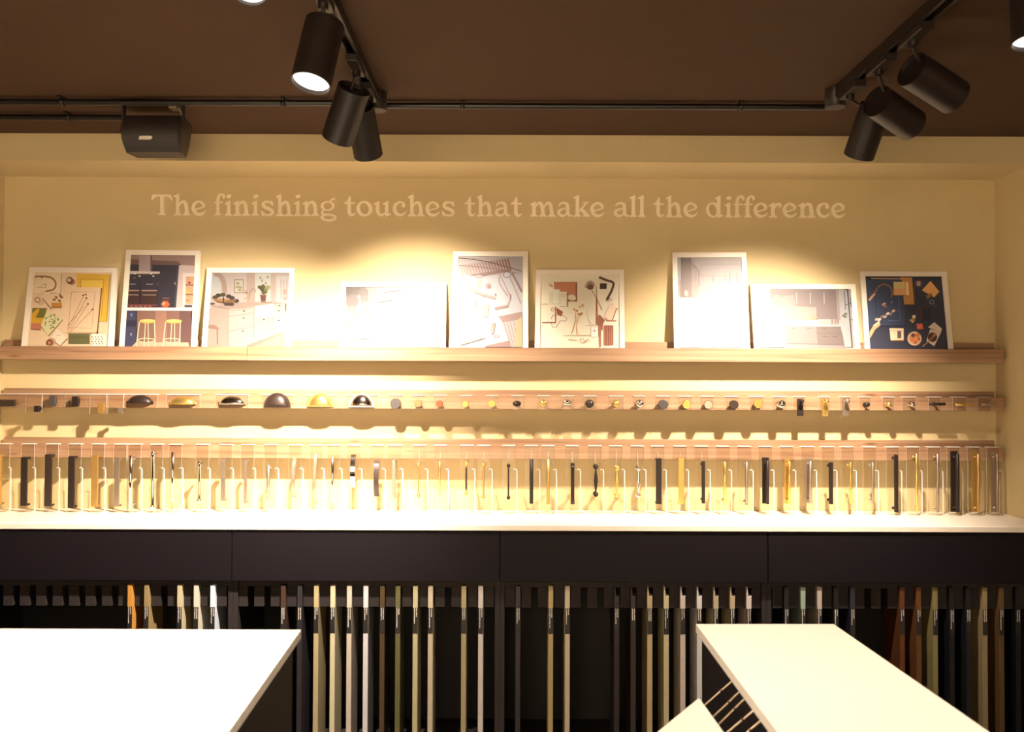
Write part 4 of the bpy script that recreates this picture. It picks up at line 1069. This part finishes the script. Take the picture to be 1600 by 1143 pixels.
K8 = (4.6, 3.9, 3.1)
sh = [Po((186, 152, 138), (815, 358), (1332, 358), (1350, 600), (835, 600)), Po((214, 180, 158), (815, 430), (1000, 400), (1040, 600), (835, 600)), Po((230, 198, 172), (835, 480), (1180, 500), (1180, 600), (835, 600)),
      *[Li(7, (250, 228, 204), (x, 384), (x + 2, 470)) for x in (1024, 1132, 1240)], Ov(872, 425, 26, 24, (240, 206, 160)), Ov(872, 425, 12, 11, (230, 186, 140)),
      Po((246, 220, 198), (1190, 592), (1350, 592), (1362, 640), (1190, 632)), *[Po((205, 160, 140), (x, 590), (x + 16, 590), (x + 14, 630), (x + 2, 630)) for x in (1296, 1322, 1342)], Ov(1160, 580, 26, 18, (200, 196, 140)),
      Po((255, 244, 230), (935, 636), (1372, 640), (1372, 650), (935, 648)), Po((206, 176, 158), (938, 650), (1374, 652), (1402, 815), (945, 790)), Po((178, 146, 130), (1180, 650), (1374, 652), (1402, 815), (1190, 800)),
      *[Li(4, (130, 102, 90), (a, 662), (b_, 664)) for a, b_ in ((980, 1020), (1100, 1135), (1222, 1256))], *[Li(4, (110, 84, 76), (a, 728), (b_, 730)) for a, b_ in ((1230, 1264), (1305, 1340))], Li(3, (160, 128, 114), (1180, 706), (1385, 706)), Li(3, (170, 140, 124), (945, 780), (1400, 792)),
      Po((222, 190, 170), (945, 790), (1400, 800), (1420, 830), (945, 830)), Po((226, 192, 172), (1332, 358), (1352, 358), (1368, 600), (1350, 600)), Po((252, 232, 212), (1352, 358), (1395, 362), (1410, 520), (1368, 620)),
      Po((255, 240, 224), (1395, 362), (1440, 380), (1468, 812), (1412, 812), (1385, 720), (1370, 660)), Li(5, (92, 68, 60), (1398, 372), (1412, 360), (1428, 360)), Li(5, (92, 68, 60), (1398, 372), (1406, 520)), Li(9, (100, 76, 68), (1422, 358), (1460, 812)), Li(5, (110, 84, 76), (1405, 484), (1452, 466)), Li(5, (110, 84, 76), (1445, 424), (1452, 500)), Li(5, (110, 84, 76), (1435, 598), (1464, 598)),
      *[Ov(x, y, 13, 10, (160, 156, 120)) for x, y in ((1408, 552), (1392, 566), (1404, 574))], Rc(1475, 700, 1484, 800, (200, 160, 140)), Rc(715, 358, 812, 812, (255, 246, 232)), Rc(812, 600, 936, 812, (255, 242, 226))]
framed_print('wide white framed print of grey taupe kitchen with three pendant lamps', 1040, [(1172.6, 443.6), (1336.6, 443.6), (1344.4, 543.6), (1178.6, 543.6)], 8, K8, (255, 242, 226), sh)

K9 = (1.15, .98, .84)
nb = (54, 53, 66)
wd = (196, 132, 72)
sh = [Po((40, 38, 50), (350, 250), (965, 250), (965, 280), (350, 280)), Po(wd, (640, 262), (728, 265), (746, 474), (668, 474)), Po((112, 70, 44), (746, 300), (752, 478), (668, 480), (668, 474), (744, 474)), Po((176, 140, 112), (408, 266), (650, 270), (655, 280), (410, 276)),
      Po((60, 66, 86), (370, 285), (650, 285), (680, 638), (385, 645)), Po((34, 34, 48), (680, 470), (684, 645), (470, 650), (470, 640), (676, 638)), Li(5, (32, 34, 48), (452, 560), (432, 316), (580, 316)), Li(4, (92, 108, 136), (622, 410), (634, 600), (540, 602)), Li(3, (40, 42, 58), (460, 575), (620, 590)),
      Po((250, 200, 140), (672, 300), (700, 300), (706, 405), (680, 405)), Rc(584, 298, 682, 402, (206, 160, 98)), Rc(592, 350, 680, 402, (228, 158, 112)), Rc(584, 298, 672, 350, (216, 186, 120)), Li(4, (110, 74, 50), (588, 406), (706, 406)),
      Li(11, (150, 100, 72), (432, 396), (455, 350), (490, 322), (530, 320), (562, 345), (575, 385), (562, 420)), Li(18, (206, 146, 106), (392, 444), (436, 392)), Li(4, (36, 32, 40), (436, 410), (475, 432)),
      Ro(780, 312, 24, 22, 8, (130, 86, 64)), Ro(780, 312, 10, 11, 8, (240, 204, 170)), Po((150, 96, 58), (812, 372), (882, 300), (944, 380), (905, 422)), Po((236, 168, 104), (805, 364), (872, 292), (940, 372), (900, 418)), Po((150, 110, 60), (836, 408), (878, 384), (890, 402), (850, 432)), 
      Ro(882, 456, 17, 16, 7, (130, 124, 124)), Ro(910, 488, 12, 10, 5, (88, 80, 84)), Li(7, (26, 24, 36), (765, 402), (822, 466)), Ov(762, 388, 7, 12, (30, 28, 38)), Rc(750, 420, 752, 480, (40, 40, 54)),
      Po((40, 44, 54), (784, 486), (872, 492), (882, 600), (796, 604)), Li(13, (106, 48, 42), (792, 490), (803, 596)), Li(5, (120, 52, 44), (800, 500), (872, 494)),
      *[Ov(x, y, 10, 9, c) for x, y, c in ((568, 458, (110, 110, 130)), (500, 478, (190, 130, 96)), (520, 492, (160, 104, 84)), (512, 470, (220, 160, 120)))], Li(4, (60, 56, 66), (518, 496), (485, 560)),
      Li(8, (96, 84, 88), (450, 600), (520, 548), (590, 530), (645, 524)), *[Ov(450 + 22 * i, 598 - 11 * i + (7 if i % 2 else -6), 15, 10, ((216, 174, 150), (244, 214, 190), (150, 118, 104))[i % 3], -.5) for i in range(7)],
      Po((222, 160, 112), (400, 740), (395, 690), (430, 630), (475, 606), (480, 640), (440, 670)), Po((244, 196, 150), (425, 640), (470, 600), (476, 625), (440, 650)),
      *[Ov(x, y, r, r, c) for x, y, r, c in ((742, 572, 15, (236, 200, 160)), (736, 598, 16, (176, 128, 70)), (716, 600, 8, (206, 160, 110)), (730, 612, 7, (240, 206, 160)))],
      Po((214, 96, 66), (760, 626), (808, 624), (815, 668), (768, 672)), Ro(788, 648, 11, 10, 4, (250, 150, 116)), Po((150, 96, 70), (552, 668), (666, 668), (664, 764), (562, 764)), Po((250, 212, 168), (550, 662), (660, 662), (660, 752), (560, 755)), Rc(612, 684, 642, 740, (110, 84, 78)), Li(3, (190, 140, 104), (556, 680), (656, 680)),
      Ov(748, 746, 57, 55, (120, 78, 62)), Ov(745, 742, 55, 55, (232, 190, 150)), Ov(745, 742, 44, 43, (206, 156, 120)), *[Ov(x, y, r, r, c) for x, y, r, c in ((735, 718, 15, (120, 56, 44)), (772, 715, 16, (216, 116, 66)), (728, 750, 18, (226, 120, 60)), (762, 752, 17, (236, 140, 80)), (752, 772, 13, (206, 100, 54)), (780, 745, 12, (190, 88, 50)))],
      Po((236, 206, 182), (850, 655), (900, 614), (962, 668), (950, 690)), Po((60, 50, 56), (905, 806), (962, 692), (955, 690), (898, 800)), Po((226, 196, 170), (868, 668), (956, 688), (900, 802), (838, 762)), Ov(886, 732, 36, 37, (52, 30, 26)), Ov(886, 732, 27, 28, (96, 52, 36)), Li(9, (178, 128, 88), (896, 722), (860, 760), (808, 806)), Ov(900, 716, 14, 10, (190, 130, 84), -.6)]
framed_print('white framed print of navy blue door and copper samples, rightmost print', 1280, [(1344, 423.4), (1479, 424), (1490, 544.4), (1352, 544.4)], 8, K9, nb, sh)


# ------------------------------------------------------------------ conduits on the ceiling
def conduit(px0, px1, py0, py1, clips, label):
    Yc = U(800, (py0 + py1) / 2, Z=ZC - .016).y
    a = U(px0, py0, Z=ZC - .016); b = U(px1, py1, Z=ZC - .016)
    a.y = b.y = (a.y + b.y) / 2
    t = thing('conduit_pipe', label, 'pipe', ((a.x + b.x) / 2, a.y, ZC), 'black conduits along the ceiling')
    MB().tube([a, b], .0105, 16).build('pipe', m_pipe, t)
    for cpx in clips:
        x = xat(cpx, a.y, 163)
        m = MB(); n = 12; vs = []
        for k in range(n + 1):
            th = -math.pi * .05 + math.pi * 1.1 * k / n
            for r in (.0112, .0135):
                for xx in (x - .007, x + .007):
                    vs.append((xx, a.y + r * math.cos(th), a.z - r * math.sin(th)))
        fs = []
        for k in range(n):
            o = 4 * k
            fs += [(o, o + 1, o + 5, o + 4), (o + 2, o + 6, o + 7, o + 3), (o, o + 4, o + 6, o + 2), (o + 1, o + 3, o + 7, o + 5)]
        m.add(vs, fs, 0, True)
        m.box((x - .007, a.y - .024, ZC - .004), (x + .007, a.y + .024, ZC - .0005))
        m.ball((x, a.y - .016, ZC - .005), .004, 10)
        m.ball((x, a.y - .0135, a.z), .0032, 10)
        m.build('saddle_clip', m_pipe, t)
    return a, b
conduit(-70, 583, 157, 163, [97, 443], 'black round conduit clipped to ceiling left of the left spotlight track')
conduit(596, 1296, 163, 169.5, [723, 1157], 'black round conduit clipped to ceiling between the two spotlight tracks')
conduit(-70, 192, 182, 184.5, [107], 'short black conduit leading to the ceiling loudspeaker')

# ------------------------------------------------------------------ loudspeaker
SY = 3.10
sp = thing('loudspeaker', 'small black loudspeaker on a bracket under the ceiling, left of the tracks', 'speaker', (xat(239, SY, 210), SY, ZC))
def SU(x, y, d=0):
    p = U(x, y, Y=SY); return Vector((p.x, SY + d, p.z))
m = MB(); rows = 12; vs = []
for k in range(rows + 1):
    u = k / rows
    yy = 181.5 + (238.8 - 181.5) * u
    ins = 5.5 * max(0, (u - .3) / .7) ** 1.7 + 1.2 * (1 - u)
    bulge = -.035 * math.sin(math.pi * (u * .8 + .1)) 
    xl, xr = 191 + ins + 1, 288 - ins * .8
    pl, pr = SU(xl, yy), SU(xr, yy)
    back = .11 * (1 - .35 * u)
    ring = [(pl.x, SY + bulge + .012, pl.z), (pl.x + .008, SY + bulge, pl.z), (pr.x - .008, SY + bulge, pr.z), (pr.x, SY + bulge + .012, pr.z), (pr.x - .01, SY + back, pr.z), (pl.x + .01, SY + back, pl.z)]
    vs += ring
fs = []
for k in range(rows):
    for q in range(6):
        fs.append((k * 6 + q, k * 6 + (q + 1) % 6, (k + 1) * 6 + (q + 1) % 6, (k + 1) * 6 + q)[::-1])
fs += [tuple(range(6)), tuple(range(rows * 6 + 5, rows * 6 - 1, -1))]
m.add(vs, fs, 0, False)
m.build('cabinet_body', plain('speaker_black', (0.02, .014, .012), .45, bump=.6, scale=500), sp)
m = MB()
p0, p1 = SU(194, 170), SU(286.5, 170)
m.box((p0.x, SY - .012, ZC - .004), (p1.x, SY + .012, ZC - .0002))
for xx in (p0.x, p1.x):
    m.box((xx - .002, SY - .012, SU(194, 202).z), (xx + .002, SY + .012, ZC - .004))
m.build('bracket', m_black, sp)
m = MB(); m.box((SU(268, 0).x, SY - .02, ZC - .02), (SU(281, 0).x, SY + .02, ZC - .006), bev=.002)
m.tube([(SU(281, 0).x, SY, ZC - .012), (SU(284, 0).x, SY + .01, ZC - .03), (SU(283, 0).x, SY + .02, ZC - .07)], .003, 8)
m.build('terminal', plain('terminal_beige', (.25, .2, .12), .5), sp)
m = MB()
q = [SU(225, 216.7), SU(243, 216.7), SU(244.5, 219), SU(241.5, 222), SU(223.5, 222)]
yb_ = SY - .0372
m.prism([(p.x, p.z) for p in q], lambda a, b, d: (a, d, b), yb_ - .001, yb_ + .004)
m.build('badge', plain('badge_white', (.9, .85, .75), .4), sp)

# ------------------------------------------------------------------ tracks and spotlights
ZT = ZC - .035
def track(x_end_px, py_end, label, box_side):
    e = U(x_end_px, py_end, Z=ZT)
    X = e.x; Ye = e.y
    t = thing('lighting_track', label, 'light track', (X, (Ye - 1) / 2, ZC), 'spotlight tracks on the ceiling')
    m = MB()
    w2 = .018
    m.box((X - w2, -1.0, ZT + .004), (X - w2 + .006, Ye, ZC - .0005)); m.box((X + w2 - .006, -1.0, ZT + .004), (X + w2, Ye, ZC - .0005))
    m.box((X - w2 + .006, -1.0, ZC - .010), (X + w2 - .006, Ye, ZC - .0005))
    m.box((X - w2 - .001, -1.0, ZT + .000), (X - w2 + .008, Ye, ZT + .004)); m.box((X + w2 - .008, -1.0, ZT), (X + w2 + .001, Ye, ZT + .004))
    m.build('rail', m_lampblk, t)
    # feed box at the wall end
    m = MB().tube([(X + box_side * .005, Ye + .035, ZC - .002), (X + box_side * .005, Ye + .035, ZC - .06), (X + box_side * .005, Ye + .035, ZC - .062)], [.034, .034, .031], 24)
    m.box((X - .016, Ye - .02, ZT - .006), (X + .016, Ye + .02, ZC - .001), bev=.002)
    m.build('feed_box', m_lampblk, t)
    if box_side > 0:
        pass
    return X, Ye
XTL, YTL = track(584, 155, 'black spotlight track left of centre, running towards the wall', 1)
XTR, YTR = track(1314, 150, 'black spotlight track at right, running towards the wall', -1)

def spot(px, py, Yl, back, front, label, lit=None, track_x=None, R=.048, Ln_=.165, visible_lens=True):
    """back / front: world points of can axis; px.. stem foot"""
    back = Vector(back); d = (Vector(front) - back).normalized(); front = back + d * Ln_
    tx = track_x; 
    t = thing('track_spotlight', label, 'spotlight', (tx, back.y, ZT), 'black cylindrical spotlights')
    MB().box((tx - .017, Yl - .085, ZT - .022), (tx + .017, Yl + .055, ZT - .0003), bev=.002).build('adapter', m_lampblk, t)
    piv = back + d * .045
    side = Vector((piv.x, piv.y, 0)) 
    top = Vector((tx, Yl, ZT - .022))
    el = Vector((tx, Yl, piv.z + R + .018))
    m = MB().tube([top, (tx, Yl, ZT - .036)], .013, 16)
    m.tube([(tx, Yl, ZT - .036), piv + Vector((0, 0, R * .5))], .0055, 10)
    m.build('stem', m_lampblk, t)
    # can: outer shell with recessed back, hollow front
    prof = [(0.012, 0.0), (.012, R * .90), (0.0, R * .92), (0.0, R), (Ln_, R), (Ln_, R * .93), (Ln_ - .008, R * .90)]
    a = Vector((0, 0, 1)); x = d.cross(a).normalized(); y = d.cross(x); n = 36; vs = []
    for s_, r in prof:
        r = max(r, .0005)
        for k in range(n):
            th = 2 * math.pi * k / n
            vs.append(back + d * s_ + (x * math.cos(th) + y * math.sin(th)) * r)
    fs = []
    for i in range(len(prof) - 1):
        for k in range(n):
            fs.append((i * n + k, i * n + (k + 1) % n, (i + 1) * n + (k + 1) % n, (i + 1) * n + k))
    m = MB(); m.add(vs, fs, 0, False)
    o = m.build('can', m_lampblk, t)
    for p in o.data.polygons: p.use_smooth = True
    o.data.set_sharp_from_angle(angle=.6) if hasattr(o.data, 'set_sharp_from_angle') else None
    c = front - d * .009
    vs = [c + (x * math.cos(2 * math.pi * k / n) + y * math.sin(2 * math.pi * k / n)) * R * .90 for k in range(n)]
    m = MB(); m.add(vs + [v - d * .003 for v in vs], [tuple(range(n)), tuple(range(2 * n - 1, n - 1, -1))] +
                    [(k, (k + 1) % n, n + (k + 1) % n, n + k) for k in range(n)], 0)
    m.build('lens', m_lens if lit else m_dark, t)
    if lit:
        l = bpy.data.lights.new('spot', 'SPOT'); l.energy = lit['e']; l.color = LAMP_WARM
        l.spot_size = math.radians(lit['cone']); l.spot_blend = lit['blend']; l.shadow_soft_size = lit.get('r', .028)
        lo = bpy.data.objects.new('lamp_light', l)
        tg = Vector(lit['target']); p = front + d * .004
        lo.matrix_world = Matrix.Translation(p) @ (tg - p).to_track_quat('-Z', 'Y').to_matrix().to_4x4()
        COL.objects.link(lo)
        lo.parent = t; lo.matrix_parent_inverse = t.matrix_world.inverted()
    return t

def aim(back, target):
    return Vector(back) + (Vector(target) - Vector(back)).normalized() * .17

WL = WALL_LAMPS
# left track
b = U(553, 138, Y=2.60); spot(0, 0, 2.60, b, aim(b, WL['left_near']['target']), 'black spotlight on left track aimed left at the wall, middle of three', WL['left_near'], XTL)
b = U(561, 168, Y=2.84); spot(0, 0, 2.84, b, aim(b, WL['left_far']['target']), 'black spotlight at the wall end of the left track', WL['left_far'], XTL)
b = U(508, 38, Y=2.16)
spot(0, 0, 2.14, b, U(488, 120, Y=2.125), 'black spotlight with glowing pinkish lens on left track, nearest the camera',
     dict(e=105, cone=100, blend=.8, target=(-1.1, 1.35, .9)), XTL)
# right track
b = U(1369, 165, Y=2.80); spot(0, 0, 2.80, b, aim(b, WL['right_far']['target']), 'black spotlight at the wall end of the right track', WL['right_far'], XTR)
b = U(1370, 158, Y=2.60); spot(0, 0, 2.58, b, b + Vector((.1375, .08, -.0465)), 'black spotlight on right track aimed right, middle of three', None, XTR)
b = U(1424, 108, Y=2.38); spot(0, 0, 2.36, b, b + Vector((.143, .058, -.055)), 'black spotlight on right track aimed right, nearest the camera of three', None, XTR)
# lamps whose lit ends only just enter the picture, over the islands
def over(px, py, Y, tgt, label, lit, off):
    f_ = U(px, py, Y=Y); d = (Vector(tgt) - f_).normalized()
    spot(0, 0, f_.y, f_ - d * .165 , f_, label, lit, f_.x + off)
over(386, -20, 1.95, (-.7, 1.0, .9), 'spotlight cut by top edge of picture, only its lit end showing', dict(e=150, cone=130, blend=.8, target=(-.5, 1.3, .9)), 0.0)
over(1617, 66, 1.95, (1.13, 1.84, .9), 'spotlight cut by right edge of picture, lit end showing', dict(e=75, cone=120, blend=.8, target=(.9, 1.5, .9)), 0.0)

# unseen fill lamps added behind the camera, bounced off the rear wall
for X_, nm_ in ((XTL, 'left'), (XTR, 'right')):
    bb = Vector((X_, .05, 2.30)); tg_ = (X_ * 1.6, -1.3, 1.3)
    spot(0, 0, .05, bb, aim(bb, tg_), f'added fill lamp on the {nm_} track behind the camera, bounced off the rear wall', dict(e=1700 if nm_ == 'left' else 330, cone=120, blend=1.0, target=tg_), X_)

# ------------------------------------------------------------------ islands
ZI = .92; TH = .020
lc = U(470.5, 983.5, Z=ZI); ln = U(357, 1143, Z=ZI)
dirv = (ln - lc).normalized()
def slab(quad, z1, th, bev=0):
    m = MB(); m.prism([(p[0], p[1]) for p in quad], lambda a, b, d: (a, b, d), z1 - th, z1); return m
ln2 = lc + dirv * 1.35
quad = [(lc.x, lc.y), (ln2.x, ln2.y), (-2.6, ln2.y), (-2.6, lc.y + .006)]
t = thing('kitchen_island', 'island with white veined top in left foreground', 'kitchen island', (-1.5, 1.5, 0))
slab(quad, ZI, TH).build('island_top', m_stone, t)
o_ = .016
quad2 = [(lc.x - o_, lc.y - o_), (ln2.x - o_, ln2.y + o_), (-2.58, ln2.y + o_), (-2.58, lc.y - o_)]
slab(quad2, ZI - TH - .0003, ZI - TH - .1).build('island_body', plain('island_brown_black', (.014, .009, .007), .45), t)
m = MB().box((-2.5, ln2.y + .08, 0), (lc.x - .1, lc.y - .08, .1)); m.build('plinth', m_dark, t)

rc = U(1087.4, 974.5, Z=ZI); rd = U(1302.5, 974.5, Z=ZI)
rn = U(1214.5, 1143, Z=ZI); rn2 = U(1546, 1143, Z=ZI)
e1 = rc + (rn - rc).normalized() * 1.25; e2 = rd + (rn2 - rd).normalized() * 1.25
quad = [(rc.x, rc.y), (e1.x, e1.y), (e2.x, e1.y), (rd.x, rd.y)]
t = thing('kitchen_island', 'island with plain white top in right foreground, rack on its side', 'kitchen island', ((rc.x + rd.x) / 2, 1.5, 0))
slab(quad, ZI, TH).build('island_top', m_plaintop, t)
c0 = Vector((rc.x + .006, rc.y - .012)); 
quad2 = [(rc.x + .012, rc.y - .02), (e1.x + .012, e1.y + .012), (e2.x - .012, e1.y + .012), (rd.x - .012, rd.y - .02)]
slab(quad2, ZI - TH - .0003, ZI - TH - .1).build('island_body', m_navy, t)
m = MB().box((rc.x + .06, e1.y + .08, 0), (rd.x - .03, rd.y - .1, .1)); m.build('plinth', m_dark, t)

# sloping rack of chrome rods on the island's side
def side_x(y):   # x of the island body side at depth y
    f = (rc.y - .02 - y) / (rc.y - .02 - (e1.y + .012)); return (rc.x + .012) + f * (e1.x - rc.x)
rk = thing('sample_rack', 'sloping rack of thin chrome rods on the side of the right island', 'rack', (side_x(1.7), 1.7, .85))
rods = [((1146, 1061.5), (1104, 1098.5)), ((1158, 1078), (1115.5, 1118)), ((1167, 1087.5), (1124, 1130)), ((1182, 1106), (1137, 1143)), ((1194, 1121), (1150, 1158)), ((1208, 1137), (1163, 1176)), ((1222, 1156), (1176, 1196))]
rdirs = []
for k, ((ax, ay), (bx, by)) in enumerate(rods):
    p = U(ax, ay, X=.45)
    for _ in range(4): p = U(ax, ay, X=side_x(p.y) - .0005)
    q = U(bx, by, Y=p.y)
    dd = (q - p).normalized()
    MB().tube([p, p + dd * .26], .0017, 10).build('rod', m_chromerod, rk)
    MB().box(p + dd * .034 + Vector((-.002, -.002, -.0045)), p + dd * .034 + Vector((.002, .002, .0025)), bev=.001).build('clip', HM['chrome'], rk)
    rdirs.append((p, q, dd))
p0_, q0_, d0_ = rdirs[0]
lo_ = rdirs[-1][0] + rdirs[-1][2] * .20
m = MB().tube([p0_ + d0_ * .20, rdirs[3][0] + rdirs[3][2] * .20, lo_], .003, 8)
m.build('cross_bar', m_chromerod, rk)

# white sample board lying on the rods
nrm = (rdirs[3][0] - p0_).cross(d0_).normalized()
if nrm.z < 0: nrm = -nrm
PB = p0_ + nrm * .0102          # plane of the board's upper face, board 8 mm thick resting on the rods
def onb(px, py):
    d = ray(px, py); return CAM + d * ((PB - CAM).dot(nrm) / d.dot(nrm))
s0, sl, sr = onb(1092, 1090), onb(1027, 1143), onb(1130, 1143)
dl, dr = (sl - s0).normalized(), (sr - s0).normalized()
L_ = .26
quad3 = [s0, s0 + dr * .62, s0 + dr * .62 + dl * L_, s0 + dl * L_]
m = MB()
vs = quad3 + [v - nrm * .008 for v in quad3]
m.add(vs, [(0, 3, 2, 1), (4, 5, 6, 7), (0, 1, 5, 4), (1, 2, 6, 5), (2, 3, 7, 6), (3, 0, 4, 7)])
ob = m.build('sample_board', m_plaintop)
tag(ob, 'white sample board lying tilted on the chrome rods beside the right island', 'sample board')
